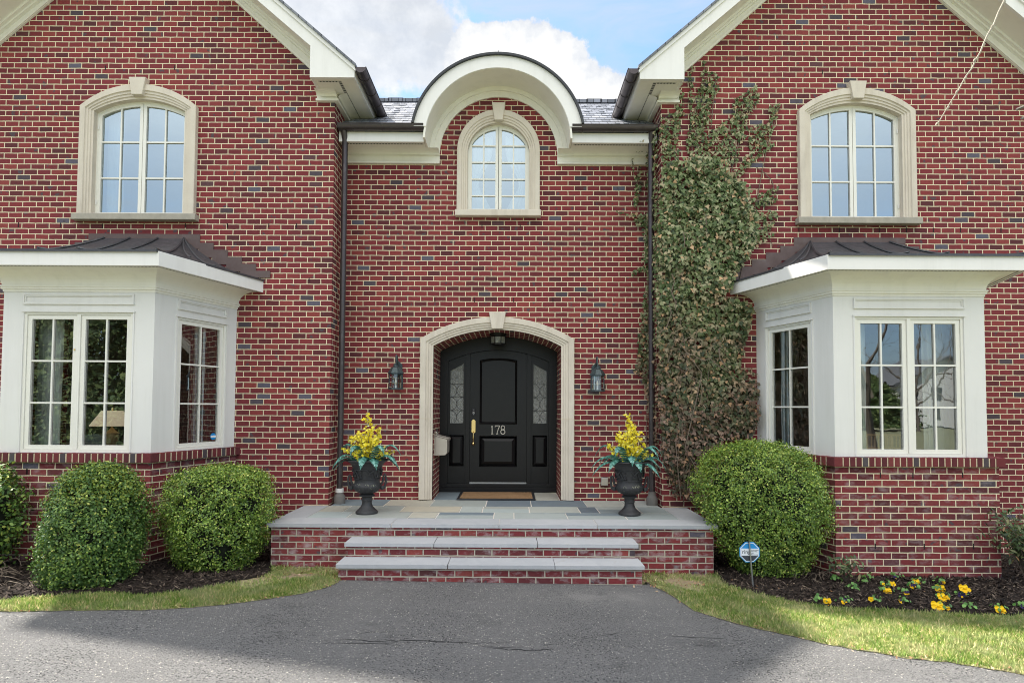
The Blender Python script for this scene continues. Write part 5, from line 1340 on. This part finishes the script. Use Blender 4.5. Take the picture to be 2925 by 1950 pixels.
# ================================================================== LANTERNS, CEILING LIGHT, LETTERBOX, MAT, OUTLET
def make_lantern(loc, label, lean):
    r = thing('wall_lantern', label, 'lantern', loc, 0, 'lanterns beside the front door')
    b = MB(); b.prism([(-.060, -.115), (.060, -.115), (.072, -.09), (.072, .06), (0, .125), (-.072, .06), (-.072, -.09)], -.022, -.001); b.build('back_plate', M['verdi'], r, False, bevel=.006)
    a = MB(); c = (0, -.165)
    a.tube([(0, -.02, .02), (0, -.06, .06), (0, -.075, .13), (0, -.10, .185), (0, -.14, .195), (0, -.165, .165), (0, -.165, .06), (0, -.165, .03)], [.012, .013, .013, .014, .014, .012, .010, .012], 10)
    a.tube([(0, -.13+.022*math.cos(t), .135+.022*math.sin(t)) for t in np.linspace(-1.2, 3.6, 12)], .007, 8); a.build('arm', M['verdi'], r, False, smooth=True)
    n = 8; ring = lambda rr, z: [(c[0]+rr*math.cos(k*2*math.pi/n+math.pi/8), c[1]+rr*math.sin(k*2*math.pi/n+math.pi/8), z) for k in range(n)]
    h = MB(); h.strip([ring(.012, .045), ring(.035, .04), ring(.038, .02), ring(.075, .0), ring(.126, -.075), ring(.128, -.09), ring(.11, -.09)], closed=True); h.build('roof', M['verdi'], r, False)
    g = MB()
    for k in range(n):
        p, q = ring(.104, -.09)[k], ring(.108, -.315)[k]; g.tube([p, q], .0055, 6)
    g.strip([ring(.090, -.315), ring(.120, -.315), ring(.122, -.335), ring(.07, -.34)], closed=True); g.strip([ring(.11, -.09), ring(.11, -.102), ring(.10, -.102)], closed=True); g.build('cage', M['verdi'], r, False)
    w = MB(); w.strip([ring(.101, -.095), ring(.104, -.315)], closed=True); w.build('glass', M['glass_thin'], r, False)
    s = MB(); s.lathe([(.011, -.335), (.011, -.255), (.013, -.25)], 12, (c[0], c[1], 0)); s.build('candle_tube', M['white'], r, False, smooth=True)
    s = MB(); s.lathe([(.007, -.25), (.016, -.225), (.014, -.20), (.003, -.165)], 12, (c[0], c[1], 0)); s.build('bulb', M['bulb'], r, False, smooth=True)
    return r
M['bulb'] = flat_mat('frosted_bulb', (.85, .72, .55), .25)
make_lantern((AX-1.568, 0, 2.575), 'verdigris wall lantern on the mailbox side of the front door', 0)
make_lantern((AX+1.560, 0, 2.56), 'verdigris wall lantern on the brick between front door and ivy', 0)
cl = thing('ceiling_light', 'small black glazed light fixed under the brick arch over the door', 'light', (AX, .45, 3.19))
oc = lambda rr, z: [(rr*math.cos(k*math.pi/4+math.pi/8), rr*.9*math.sin(k*math.pi/4+math.pi/8), z) for k in range(8)]
b = MB(); b.strip([oc(.15, .02), oc(.15, -.03), oc(.12, -.045), oc(.12, -.05)], closed=True); b.poly(oc(.12, -.05)); b.build('canopy', M['black'], cl, False)
b = MB()
for k in range(8): b.tube([oc(.135, -.05)[k], oc(.128, -.165)[k]], .008, 6)
b.strip([oc(.115, -.16), oc(.138, -.16), oc(.132, -.185), oc(.05, -.19)], closed=True); b.build('cage', M['black'], cl, False)
b = MB(); b.strip([oc(.125, -.055), oc(.12, -.16)], closed=True); b.build('glass', M['glass_lead'], cl, False)
b = MB(); b.lathe([(.01, -.05), (.022, -.08), (.02, -.12), (.003, -.14)], 12, (.05, 0, 0)); b.build('bulb', M['bulb'], cl, False, smooth=True)

mb_ = thing('mailbox', 'brushed pewter mailbox with sloping lid on the brick door reveal', 'mailbox', (AX-1.01, .20, 1.19))
b = MB(Matrix(((0, 1, 0, 0), (1, 0, 0, 0), (0, 0, 1, 0), (0, 0, 0, 1))))     # profile drawn in (x out of the wall, z)
b.xf = None
b.prism([(.012, 0), (.175, .008), (.205, .04), (.208, .262), (.012, .318)], 0, .36); b.build('box', M['pewter'], mb_, False, bevel=.006)
b = MB(); b.prism([(.012, .320), (.216, .268), (.218, .232), (.224, .232), (.224, .274), (.014, .332)], -.012, .372); b.build('lid', M['pewter'], mb_, False, bevel=.003)
b = MB(); b.box(.001, .0, .0, .0115, .36, .345); b.lathe([(.002, .0), (.03, .002)], 10, (0, 0, 0)) if False else None
b.tube([(.012+.026*math.cos(a), .02, .355+.026*math.sin(a)) for a in np.linspace(-1.4, 3.9, 14)], .009, 8); b.build('back_plate', M['pewter'], mb_, False)

mt = thing('doormat', 'brown coir doormat with black rubber border before the front door', 'doormat', (AX-.005, .36, LZ))
b = MB(); b.box(-.62, -.40, .0005, .62, .38, .020); b.build('rubber_border', M['rubber'], mt, False, bevel=.008)
b = MB(); nx, ny = 50, 30; rr = np.random.default_rng(1)
b.strip([[(-.575+1.15*i/nx, -.36+.70*j/ny, .024+rr.uniform(-.0012, .0022)) for i in range(nx+1)] for j in range(ny+1)]); b.build('coir_pile', M['coir'], mt, False)
ou = thing('outlet_box', 'weatherproof grey outlet box low on the wall behind an urn', 'outlet', (AX+1.69, 0, .83))
b = MB(); b.box(-.055, -.045, -.075, .055, -.001, .055); b.build('box', M['steel'], ou, False, bevel=.006)
b = MB(); b.box(-.05, -.062, -.068, .05, -.0455, .045); b.build('cover', M['pewter'], ou, False, bevel=.006)

# ================================================================== YARD SIGN
def text_mesh(body, size, x, z, name, m, parent, y, align='LEFT', weight=0):
    cu = bpy.data.curves.new(name, 'FONT'); cu.body = body; cu.size = size; cu.align_x = align; cu.extrude = .0004; cu.offset = weight
    o = bpy.data.objects.new(name, cu); COL.objects.link(o); bpy.context.view_layer.update()
    me = bpy.data.meshes.new_from_object(o.evaluated_get(bpy.context.evaluated_depsgraph_get())); bpy.data.objects.remove(o)
    for v in me.vertices: v.co = (v.co.x+x, y-v.co.z, v.co.y+z)
    me.materials.append(m); return link(name, me, parent, False)
sx, sy = 2.705, -2.63
sg = thing('yard_sign', 'blue and white octagonal security sign on a grey stake before the globe boxwood', 'sign', (sx, sy, gz(sx, sy)))
tilt = .055
b = MB(); b.tube([(0, 0, -.08), (-tilt*.42/.5, .0, .52)], .0085, 10); b.build('stake', M['steel'], sg, False, smooth=True)
b = MB(); b.tube([(-tilt*.515/.5+.012-.006, 0, .515), (-tilt*.525/.5+.006, 0, .532)], .009, 10); b.build('cap', M['rubber'], sg, False)
cz, cxs_ = .405, -.038
og = lambda r, rot=0: [(cxs_+r*math.cos(k*math.pi/4+math.pi/8), cz+r*math.sin(k*math.pi/4+math.pi/8)) for k in range(8)]
b = MB(); b.prism(og(.122), .012, .018); bd = b.build('board', M['blue'], sg, False)
b = MB(); b.prism(og(.113), .0105, .0117, holes=[og(.1045)]); b.build('border', M['signwhite'], sg, False)
ro = .1035; zz = .040; M['signgrey'] = flat_mat('sign_dark_grey', (.045, .055, .075), .5); M['signtext'] = flat_mat('sign_lettering', (.10, .11, .13), .5)
wz = lambda z: min(ro*math.cos(math.pi/8), ro*math.cos(math.pi/8)*(1) if z <= ro*math.sin(math.pi/8) else ro*math.cos(math.pi/8)-(z-ro*math.sin(math.pi/8)))
hw = ro*math.cos(math.pi/8); hs = ro*math.sin(math.pi/8)
b = MB(); b.prism([(cxs_-hw, cz-hs), (cxs_+hw, cz-hs), (cxs_+hw, cz+hs), (cxs_-hw, cz+hs)], .0095, .0117); b.build('white_field', M['signwhite'], sg, False)
b = MB(); b.prism([(cxs_-hw, cz-hs-.001), (cxs_-hs, cz-hw), (cxs_+hs, cz-hw), (cxs_+hw, cz-hs-.001)], .0095, .0117); b.build('grey_field', M['signgrey'], sg, False)
text_mesh('ring', .062, cxs_-.088, cz-.016, 'lettering', M['signtext'], sg, .0088)
for k, t in enumerate(('Audio/Video', 'Recording')): text_mesh(t, .0165, cxs_+.016, cz+.018-k*.014, 'small_lettering', M['signtext'], sg, .0088)
for k, t in enumerate(('24/7', 'Monitoring')): text_mesh(t, .0165, cxs_+.016, cz-.018-k*.015, 'small_lettering', M['signtext'], sg, .0088)

# ================================================================== PANSIES
Z7 = lambda x, y: (2300+x/3.763, 1620+y/3.763)
def petal_mesh():
    v = []; f = []
    for (cx, cz, rx, rz, y) in ((-.45, .45, .52, .48, .10), (.45, .45, .52, .48, .10), (-.55, -.10, .50, .45, .0), (.55, -.10, .50, .45, .0), (0, -.48, .60, .50, -.10)):
        b0 = len(v); n = 11
        for k in range(n):
            a = k*2*math.pi/n; w = 1+.07*math.sin(3*a+cx*9); v.append((cx+rx*w*math.cos(a), cz+rz*w*math.sin(a), -y-.12*math.cos(a*2)))
        f.append(tuple(range(b0, b0+n)))
    return v, f
PV, PF = petal_mesh()
def pansy_flower(parent, p, s, kind, rg):
    m = MB(); ry = rg.normal(0, .35); fwd = Matrix.Rotation(ry, 3, 'Z') @ Matrix.Rotation(math.pi/2-.35+rg.normal(0, .15), 3, 'X')
    for f in PF: m.poly([Vector(p)+fwd @ (Vector(PV[i])*s) for i in f])
    o = m.build('flower', M['pansy' if kind != 'purple' else 'purple'], parent, False)
    if kind in ('dark', 'purple'):
        c = MB(); q = PF[4] if kind == 'dark' else None
        for cx, cz, r in (((-.45, .45, .5), (.45, .45, .5)) if kind == 'dark' else ((0, -.45, .34),)):
            c.poly([Vector(p)+fwd @ (Vector((cx+r*math.cos(a), cz+r*math.sin(a), .16))*s) for a in np.linspace(0, 2*math.pi, 10)[:-1]])
        c.build('flower_face', M['purple' if kind == 'dark' else 'pansy'], o, False)
    st = MB(); st.tube([Vector(p)+Vector((0, .01, 0)), Vector(p)+Vector((0, .015, -s*1.4)), Vector((p[0]*.4, p[1]*.4+.01, .0))], .0028, 5); st.build('stalk', M['pleaf'], o, False)
PL = [((150, 402), [((232, 404), .042, 'y')], 'pansy with one yellow bloom by the lawn, nearest the sign'),
      ((422, 412), [((400, 384), .026, 'y'), ((435, 356), .030, 'purple')], 'pansy with a dark purple bloom above a small yellow one at the lawn edge'),
      ((745, 402), [((695, 332), .028, 'y')], 'tall pansy with one small yellow bud on a long stalk at the lawn edge'),
      ((1068, 418), [((1018, 356), .026, 'dark')], 'leafy pansy with a wilted yellow and purple bloom, middle of the lawn edge'),
      ((522, 278), [], 'low flowerless pansy seedling midway between globe boxwood and first blooms'),
      ((335, 178), [], 'flowerless pansy seedling closest to the inner corner of the right bay'),
      ((640, 205), [], 'flowerless leaf tuft in front of its taller flowerless twin near the bay wall'), ((690, 150), [], 'flowerless leaf tuft nearest the bay wall, behind its smaller twin'),
      ((868, 290), [((878, 262), .044, 'y')], 'pansy with a single orange yellow bloom before the pair of small yellow ones'),
      ((885, 232), [((840, 176), .020, 'y'), ((944, 178), .036, 'y')], 'pansy with one tiny and one larger yellow bloom side by side'),
      ((985, 142), [((968, 108), .028, 'purple')], 'pansy with only a dark purple bloom close under the bay wall'),
      ((1232, 198), [((1192, 160), .046, 'y')], 'pansy with a large round yellow bloom close under the bay wall'),
      ((1155, 255), [((1140, 196), .030, 'dark'), ((1168, 188), .026, 'purple')], 'pansy with purple and yellow faces just before the large round yellow one'),
      ((1090, 312), [((1080, 270), .030, 'dark')], 'low pansy with a single yellow and dark faced bloom in the bed centre'),
      ((1465, 195), [((1470, 158), .034, 'purple'), ((1480, 182), .024, 'y')], 'pansy with dark maroon petals above a small yellow face near the bay wall'),
      ((1440, 272), [((1440, 228), .056, 'y')], 'pansy with a wide yellow bloom just before the maroon petalled one'),
      ((1480, 372), [((1472, 318), .056, 'y'), ((1528, 314), .028, 'y')], 'pansy with a ragged yellow bloom and a bud behind the biggest bloom'),
      ((1482, 480), [((1426, 416), .060, 'y'), ((1528, 477), .024, 'y')], 'pansy with the biggest yellow bloom, close to the lawn'),
      ((1690, 345), [((1672, 292), .036, 'purple'), ((1720, 270), .026, 'purple'), ((1694, 220), .050, 'y'), ((1748, 234), .022, 'y')], 'tall pansy with two yellow blooms above dark purple ones'),
      ((1772, 478), [], 'flowerless leafy pansy at the lawn edge beyond the biggest yellow bloom'),
      ((2092, 500), [((2098, 470), .052, 'y')], 'lone pansy with a drooping yellow bloom, the yellow one farthest from the sign'),
      ((2338, 470), [((2338, 412), .036, 'purple')], 'purple pansy partly out of frame, farthest from the sign')]
for k, (base, fls, lab) in enumerate(PL):
    rg = np.random.default_rng(100+k); x, y = G(*Z7(*base)); z = gz(x, y)+.03
    r = thing('pansy_plant', lab, 'pansy', (x, y, z), 0, 'pansies in the mulch bed')
    n = 20 if not fls else 16; a = rg.uniform(0, 6.28, n); rad = rg.uniform(.01, .085, n)
    pos = np.stack([rad*np.cos(a), rad*np.sin(a)*.8, rg.uniform(.015, .065, n)*(1.15-rad*5)+.01], 1); nr_ = np.stack([.8*np.cos(a)+rg.normal(0, .3, n), -.35+.8*np.sin(a), .8+rg.normal(0, .2, n)], 1)
    scatter('leaves', M['pleaf'], LEAF, LF, pos, frames(nr_, rg.uniform(0, 6.28, n)), rg.uniform(.022, .042, n), r, False)
    for px, s, kind in fls:
        X, Zz = P(*Z7(*px), y-.03); pansy_flower(r, (X-x, -.03-rg.uniform(0, .02), max(.02, Zz-z)), s*.96, kind, rg)

# ================================================================== SEEN THROUGH THE WINDOWS
M['curtain'] = flat_mat('curtain_cloth', (.82, .87, .83), .9, 0, .05, 4)
M['curtain_up'] = flat_mat('sheer_curtain_cloth', (.74, .82, .86), .9, 0, .04, 4)
def curtain(x0, x1, y, z0, z1, folds, label, m='curtain', amp=.028, sweep=0, axis=0):
    r = thing('curtain', label, 'curtain', ((x0+x1)/2, y, z0)); b = MB(); n = folds*8; rows = []
    for z in np.linspace(z0, z1, 14):
        t = (z-z0)/(z1-z0); g = (1-t)
        pinch = 1-sweep*math.exp(-((t-.42)/.22)**2)-.55*sweep*g*0
        rows.append([((x0+(x1-x0)*u*pinch, y+amp*math.sin(u*folds*2*math.pi)+.008*math.sin(u*31+z*3), z) if axis == 0 else (y+amp*math.sin(u*folds*2*math.pi), x0+(x1-x0)*u*pinch, z)) for u in np.linspace(0, 1, n+1)])
    b.strip(rows); b.build('cloth', M[m], r, True, smooth=True); return r
cL, cR = CX
curtain(cL-.80, cL-.46, -1.50, 1.27, 3.3, 6, 'pale green curtain in the front window with the table lamp')
curtain(cL+.98, cL+1.14, -.98, 1.27, 3.3, 3, 'dim curtain inside the flank window with the blue sticker')
curtain(cR-.46, cR-.36, -1.52, 1.27, 3.3, 2, 'narrow pale curtain in the front window with the bamboo settee')
curtain(cR+.44, cR+.92, -1.46, 1.27, 3.3, 7, 'wide pale curtain behind the bay front panes nearest the airy cane shrub')
curtain(cR-1.22, cR-1.08, -1.0, 1.27, 3.3, 3, 'white curtain inside the flank window above the globe boxwood')
curtain(cL-.77, cL-.51, WY+.26, 4.82, 6.45, 4, 'sheer curtain in the arched window of the gable without ivy', 'curtain_up')
curtain(AX-.47, AX-.10, .26, 5.06, 6.42, 5, 'sheer swept curtain in the dormer window leaf away from the ivy', 'curtain_up', .016, .62)
curtain(AX+.47, AX+.10, .26, 5.06, 6.42, 5, 'sheer swept curtain in the dormer window leaf nearer the ivy', 'curtain_up', .016, .62)
tl = thing('table_lamp', 'antique gold urn table lamp with cream empire shade in a bay window', 'table lamp', (cL-.06, -1.10, 1.27))
b = MB(); b.lathe([(.07, 0), (.07, .02), (.03, .035), (.022, .09), (.035, .11), (.075, .20), (.088, .27), (.085, .30), (.092, .305), (.09, .32), (.06, .335), (.03, .37), (.012, .39), (.010, .45)], 24)
M['gold'] = flat_mat('antique_gold', (.36, .26, .12), .5, .3, .35, 25); b.build('base', M['gold'], tl, False, smooth=True)
b = MB(); b.lathe([(.26, .415), (.262, .42), (.13, .62), (.128, .625), (.12, .625)], 32); M['shade'] = flat_mat('lamp_shade_cloth', (.80, .74, .60), .9); M['shade'].node_tree.nodes['Principled BSDF'].inputs['Emission Color'].default_value = (1, .78, .48, 1); M['shade'].node_tree.nodes['Principled BSDF'].inputs['Emission Strength'].default_value = .10; b.build('shade', M['shade'], tl, False, smooth=True)
b = MB(); b.lathe([(.004, .625), (.016, .645), (.012, .665), (.002, .672)], 12); b.build('finial', M['brass'], tl, False, smooth=True)
ac = thing('armchair', 'grey green rounded armchair back beside the table lamp', 'armchair', (cL-.42, -.95, 1.263)); 
b = MB(); b.strip([[(.32*math.cos(a)*k, .02*j, .30*math.sin(a)*k) for a in np.linspace(0, math.pi, 20)] for j, k in ((0, .96), (.5, 1), (5, 1), (5.6, .95))]); b.poly([(.307*math.cos(a), 0, .288*math.sin(a)) for a in np.linspace(0, math.pi, 20)]); M['uphol'] = flat_mat('upholstery', (.20, .24, .21), .9); b.build('backrest', M['uphol'], ac, False, smooth=True)
M['bamboo'] = flat_mat('bamboo_cane', (.40, .24, .08), .45, 0, .2, 20)
bn = thing('bamboo_settee', 'golden bamboo settee with spindle back inside a bay window', 'settee', (cR+.28, -1.0, 1.264))
b = MB()
for z in (.345, .16): b.tube([(-.34, 0, z), (.34, 0, z)], .016, 8)
b.build('rail', M['bamboo'], bn, False, smooth=True)
b = MB()
for k in range(13): b.tube([(-.30+k*.05, 0, .16), (-.30+k*.05, 0, .34)], .008, 6)
b.build('backrest', M['bamboo'], bn, False, smooth=True)
for x in (-.33, -.03, .03, .33):
    b = MB(); b.tube([(x, 0, 0), (x, 0, .34)], .017, 8); b.tube([(x, 0, .15), (x+.14*(1 if x < 0 else -1), .0, .01)], .010, 6); b.build('leg', M['bamboo'], bn, False, smooth=True)

# ================================================================== OVERHANGING TWIG (its tree stands just outside the picture)
def branch_tree(name, label, loc, H, seed, m, depth=5, fan=.55, r0=.13, spread=1.0, leafy=None):
    rg = np.random.default_rng(seed); t = thing(name, label, 'tree', loc); tr = MB(); cr = MB(); tips = []
    def grow(p, d, L, r, k):
        n = 4; pts = [p]; q = p.copy(); dd = d.copy()
        for i in range(n): dd = (dd+Vector(rg.normal(0, .10, 3))*(.5+k*.35)).normalized(); q = q+dd*L/n; pts.append(q.copy())
        (tr if k == 0 else cr).tube(pts, [r*(1-.32*i/n) for i in range(n+1)], 7 if k < 2 else 4)
        if k >= depth: tips.append(q); return
        for j in range(rg.integers(2, 4) if k else 4):
            i = rg.integers(2, n+1) if j else n
            nd = (dd+Vector(rg.normal(0, fan, 3))*spread+Vector((0, 0, .12))).normalized(); grow(pts[i], nd, L*rg.uniform(.62, .82), r*.56, k+1)
    grow(Vector((0, 0, 0)), Vector((0, 0, 1)), H*.33, r0, 0)
    tr.build('trunk', m, t, False, smooth=True); cr.build('crown', m, t, False, smooth=True); return t, tips
M['bark'] = flat_mat('tree_bark', (.14, .12, .10), .9, 0, .3, 12, .01, 30); M['budtwig'] = flat_mat('budding_twig', (.33, .29, .22), .7, 0, .25, 30)
tw_t, _ = branch_tree('bare_tree', 'bare tree out of frame whose budding twig hangs before the ivy side gable', (6.9, -5.6, gz(6, -5.6)), 7.5, 17, M['bark'], 3, .5, .09)
b = MB(); a0 = Vector((6.9, -5.6, 2.3+gz(6, -5))); x1, z1 = P(2880, -14, -4.9); x2, z2 = P(2682, 350, -4.9)
pts = [Vector((6.9, -5.6, 2.2)), Vector((6.0, -5.4, 4.6)), Vector((5.0, -5.15, 5.75)), Vector((4.2, -5.0, 5.6)), Vector((x1, -4.9, z1))]
b.tube(pts, [.03, .022, .016, .011, .008], 8)
zig = [(2880, -14), (2868, 4), (2852, 36), (2838, 72), (2822, 98), (2810, 124), (2800, 150), (2789, 168), (2776, 196), (2758, 220), (2748, 238), (2738, 258), (2722, 282), (2708, 304), (2694, 328), (2681, 350)]
pp = [Vector((P(x, y, -4.9)[0], -4.9, P(x, y, -4.9)[1])) for x, y in zig]
b.tube(pp, [.0078-.0042*k/15 for k in range(16)], 8); b.build('branch', M['budtwig'], tw_t, True, smooth=True)
bu = MB()
for k in range(1, 16, 2):
    p = pp[k]; s_ = 1 if k % 4 == 1 else -1; d = (pp[k]-pp[k-1]).normalized(); sd = Vector((s_*.8, -.2, .1)); bu.tube([p, p+d*.012+sd*.010, p+d*.034+sd*.012], [.007, .0085, .002], 7)
bu.build('bud', M['budtwig'], tw_t, True, smooth=True)

# ================================================================== ACROSS THE STREET (mirrored in the window panes)
def evergreen(loc, H, rad, seed, label):
    rg = np.random.default_rng(seed); t = thing('evergreen_tree', label, 'tree', loc, 0, 'trees across the street'); b = MB(); b.tube([(0, 0, -.2), (0, 0, H*.5), (0, 0, H*.95)], [.3, .2, .03], 8); b.build('trunk', M['bark'], t, False)
    n = 24000; h = rg.random(n)**1.25; a = rg.uniform(0, 6.28, n); rr = rad*(1-h)**.75*(.55+.5*rg.random(n))*(1+.16*np.sin(a*5+h*17)+.12*np.sin(a*9-h*31)); pos = np.stack([rr*np.cos(a), rr*np.sin(a), .3+h*H], 1)
    nr_ = np.stack([np.cos(a)+rg.normal(0, .5, n), np.sin(a)+rg.normal(0, .5, n), .5+rg.normal(0, .5, n)], 1); scatter('crown', M['fir'], LEAF, LF, pos, frames(nr_, rg.uniform(0, 6.28, n)), rg.uniform(.12, .25, n), t, False)
M['fir'] = island_mat('fir_foliage', [(0, (.020, .040, .014)), (.5, (.06, .11, .035)), (1, (.19, .24, .08))], .7, .2)
for k, (x, y, h, r_, l) in enumerate(((-15, -23, 10, 4.2, 'dark evergreen nearest the drive across the street'), (-21, -25, 11.5, 4.6, 'tallest dark evergreen across the street'), (-27, -27, 10, 4.4, 'third dark evergreen in the row across the street'), (-34, -30, 11, 5, 'farthest dark evergreen in the row across the street'), (-9.5, -27, 7, 3.6, 'short dark evergreen at the end of the row across the street'), (37, -55, 5.5, 4.5, 'broad low evergreen beside the white house across the street'), (44, -82, 9, 5, 'dark evergreen standing behind the white house across the street'), (66, -74, 9.5, 5, 'wide evergreen beyond the far end of the white house'), (30, -72, 8.5, 5, 'distant evergreen set back from the street'))): evergreen((x, y, 0), h, r_, 40+k, l)
for k, (x, y, h, l) in enumerate(((36, -46, 14, 'tall bare tree across the street beside the broad low evergreen'), (45, -52, 14, 'tall bare tree in front of the white house across the street'), (60, -60, 15, 'tall bare tree at the far side of the white house across the street'), (4, -34, 12, 'tall bare tree opposite the front door across the street'))): branch_tree('bare_tree', l, (x, y, 0), h, 60+k, M['bark'], 6, .5, .15)
nh = thing('white_house', 'white clapboard house with grey gabled roof across the street', 'house', (52, -68, 0))
b = MB(); b.prism([(-6, 0), (6, 0), (6, 5), (0, 8.2), (-6, 5)], -4, 4); b.build('wall', M['white'], nh, False)
b = MB(); 
for s_ in (-1, 1): b.strip([[(s_*6.5, -4.5, 4.75), (0, -4.5, 8.25)], [(s_*6.5, 4.5, 4.75), (0, 4.5, 8.25)]]); b.strip([[(s_*6.5, -4.5, 4.95), (0, -4.5, 8.45)], [(s_*6.5, 4.5, 4.95), (0, 4.5, 8.45)]]); b.strip([[(s_*6.5, 4.5, 4.75), (0, 4.5, 8.25)], [(s_*6.5, 4.5, 4.95), (0, 4.5, 8.45)]])
M['greyroof'] = flat_mat('grey_roofing', (.12, .13, .14), .9); b.build('roof', M['greyroof'], nh, False)
for x in (-4, -1.3, 1.3, 4):
    for z in (.9, 3.2): b = MB(); b.box(x-.5, 4.0005, z, x+.5, 4.04, z+1.4); b.build('window', M['rubber'], nh, False)

# ================================================================== SKY AND SUN
sdir = Vector((6.7, -4.3, -9.6)).normalized()       # travel direction of the sunlight: from behind the house, from the left
sl = bpy.data.lights.new('sun', 'SUN'); sl.energy = SUN_E; sl.angle = R(1.5); sl.color = (1, .95, .87)
so = bpy.data.objects.new('sun', sl); COL.objects.link(so); so.rotation_euler = sdir.to_track_quat('-Z', 'Y').to_euler()
W = bpy.data.worlds.new('World'); SC.world = W; W.use_nodes = True; nt = W.node_tree; nt.nodes.clear(); n = N(nt)
out = n.new('OutputWorld'); bg = n.new('Background'); bg.inputs[1].default_value = SKY_S; n.L(bg.outputs[0], out.inputs[0])
sky = n.new('TexSky'); sky.sky_type = 'NISHITA'; sky.sun_disc = False; sky.sun_elevation = math.asin(-sdir.z); sky.sun_rotation = math.atan2(-sdir.x, -sdir.y)
sky.air_density = 1.2; sky.dust_density = .6; sky.ozone_density = 2.5
dirv = n.coord('Generated'); dn = n.new('VectorMath', operation='NORMALIZE'); n.L(dirv, dn.inputs[0]); D = dn.outputs[0]
sep = n.new('SeparateXYZ'); n.L(D, sep.inputs[0]); dx_, dy_, dz_ = sep.outputs
def blob(x, y, s, sxx=1.0):
    """soft disc on the sky sphere round a chosen bearing"""
    c = ray(x, y).normalized(); v = n.new('VectorMath', operation='SUBTRACT'); n.L(D, v.inputs[0]); v.inputs[1].default_value = c
    m_ = n.new('VectorMath', operation='MULTIPLY'); n.L(v.outputs[0], m_.inputs[0]); m_.inputs[1].default_value = (1/(s*sxx), 1/s, 1/s)
    l = n.new('VectorMath', operation='LENGTH'); n.L(m_.outputs[0], l.inputs[0]); return n.math('SUBTRACT', 1, l.outputs['Value'])
nzv = n.noise(9.0, 7, .62, D); nzf = n.noise(34.0, 7, .62, D); nzs = n.noise(3.4, 6, .6, n.mapping(D, (1, 1, 2.2)))
def cloud(blobs, amt, fine, lo, hi):
    acc = None
    for bb in blobs:
        o = blob(*bb); acc = o if acc is None else n.math('SMOOTH_MAX', acc, o, .12)
    f = n.math('ADD', acc, n.math('ADD', n.math('MULTIPLY', n.math('SUBTRACT', nzv, .5), amt), n.math('MULTIPLY', n.math('SUBTRACT', nzf, .5), fine)))
    return n.ramp(f, [(lo, 0.), (hi, 1.)], 'EASE'), f
K = CLOUD_K; KB = 3.4
# cumulus behind the dormer, grey bank at its left, wisps, and unseen brighter cloud behind the camera, added to fill the shaded front
cum, cf = cloud([(1345, 165, .05), (1400, 140, .045), (1500, 165, .060), (1545, 160, .055), (1590, 190, .06), (1630, 240, .055), (1690, 275, .06), (1760, 285, .045), (1420, 250, .09), (1520, 260, .09)], .85, .65, .10, .22)
bank, bf = cloud([(880, 0, .14), (1000, 40, .13), (1090, 50, .11), (1150, 90, .085), (1230, 140, .065), (1010, 125, .07), (1120, 150, .055), (980, -90, .18)], .95, .65, .04, .34)
wisp = n.math('ADD', n.math('MULTIPLY', n.ramp(n.noise(6.5, 6, .58, n.mapping(D, (1, 1, 3.4), (2.1, .4, 0)), .6), [(.40, 0.), (.70, 1.)]), .62), .10)
rest = n.ramp(n.noise(2.4, 7, .58, n.mapping(D, (1, 1, 1.8), (4.2, 1.1, .5))), [(.44, 0.), (.66, 1.)])
back = n.ramp(n.math('ADD', n.math('MULTIPLY', dy_, -1), n.math('MULTIPLY', n.math('SUBTRACT', dz_, .62), 1.6)), [(0., 0.), (.45, 1.)])
blue = n.mix(.5, n.mix(1, sky.outputs[0], BLUE_T, 'MULTIPLY'), tuple(K*x for x in (.33, .53, .86)))
c = n.mix(wisp, blue, tuple(K*x for x in (.66, .76, .92)))
elev = n.ramp(dz_, [(.30, 0.), (.85, 1.)])
c = n.mix(n.math('MULTIPLY', back, .92), c, n.mix(elev, tuple(KB*x for x in BACK_LO), tuple(KB*x for x in BACK_HI)))
c = n.mix(n.math('MULTIPLY', n.math('MULTIPLY', n.math('MULTIPLY', rest, back), elev), .6), c, tuple(KB*x for x in (3.0, 3.0, 3.0)))
shade = n.mix(n.ramp(n.math('ADD', n.math('ADD', n.math('MULTIPLY', nzs, .40), n.math('MULTIPLY', nzv, .50)), n.math('MULTIPLY', nzf, .20)), [(.45, 0.), (.64, 1.)]), tuple(K*x for x in (.74, .765, .80)), tuple(K*x for x in (1.04, 1.04, 1.03)))
c = n.mix(n.math('MULTIPLY', bank, .90), c, shade)
cw = n.mix(n.ramp(n.math('ADD', n.math('MULTIPLY', cf, .55), n.math('MULTIPLY', nzf, .5)), [(.30, 0.), (.60, 1.)]), tuple(K*x for x in (.78, .82, .89)), tuple(K*x for x in (1.06, 1.06, 1.05)))
c = n.mix(cum, c, cw)
n.L(c, bg.inputs[0])
SC.view_settings.view_transform = 'Standard'; SC.view_settings.look = 'None'; SC.view_settings.gamma = 1; SC.view_settings.exposure = EXPO
SC.render.engine = 'CYCLES'; cy = SC.cycles; cy.use_denoising = True; cy.denoising_prefilter = 'ACCURATE'; cy.filter_width = 1.0; cy.max_bounces = 8; cy.transparent_max_bounces = 16; cy.diffuse_bounces = 4; cy.glossy_bounces = 4; cy.caustics_reflective = False; cy.caustics_refractive = False; cy.sample_clamp_indirect = 8
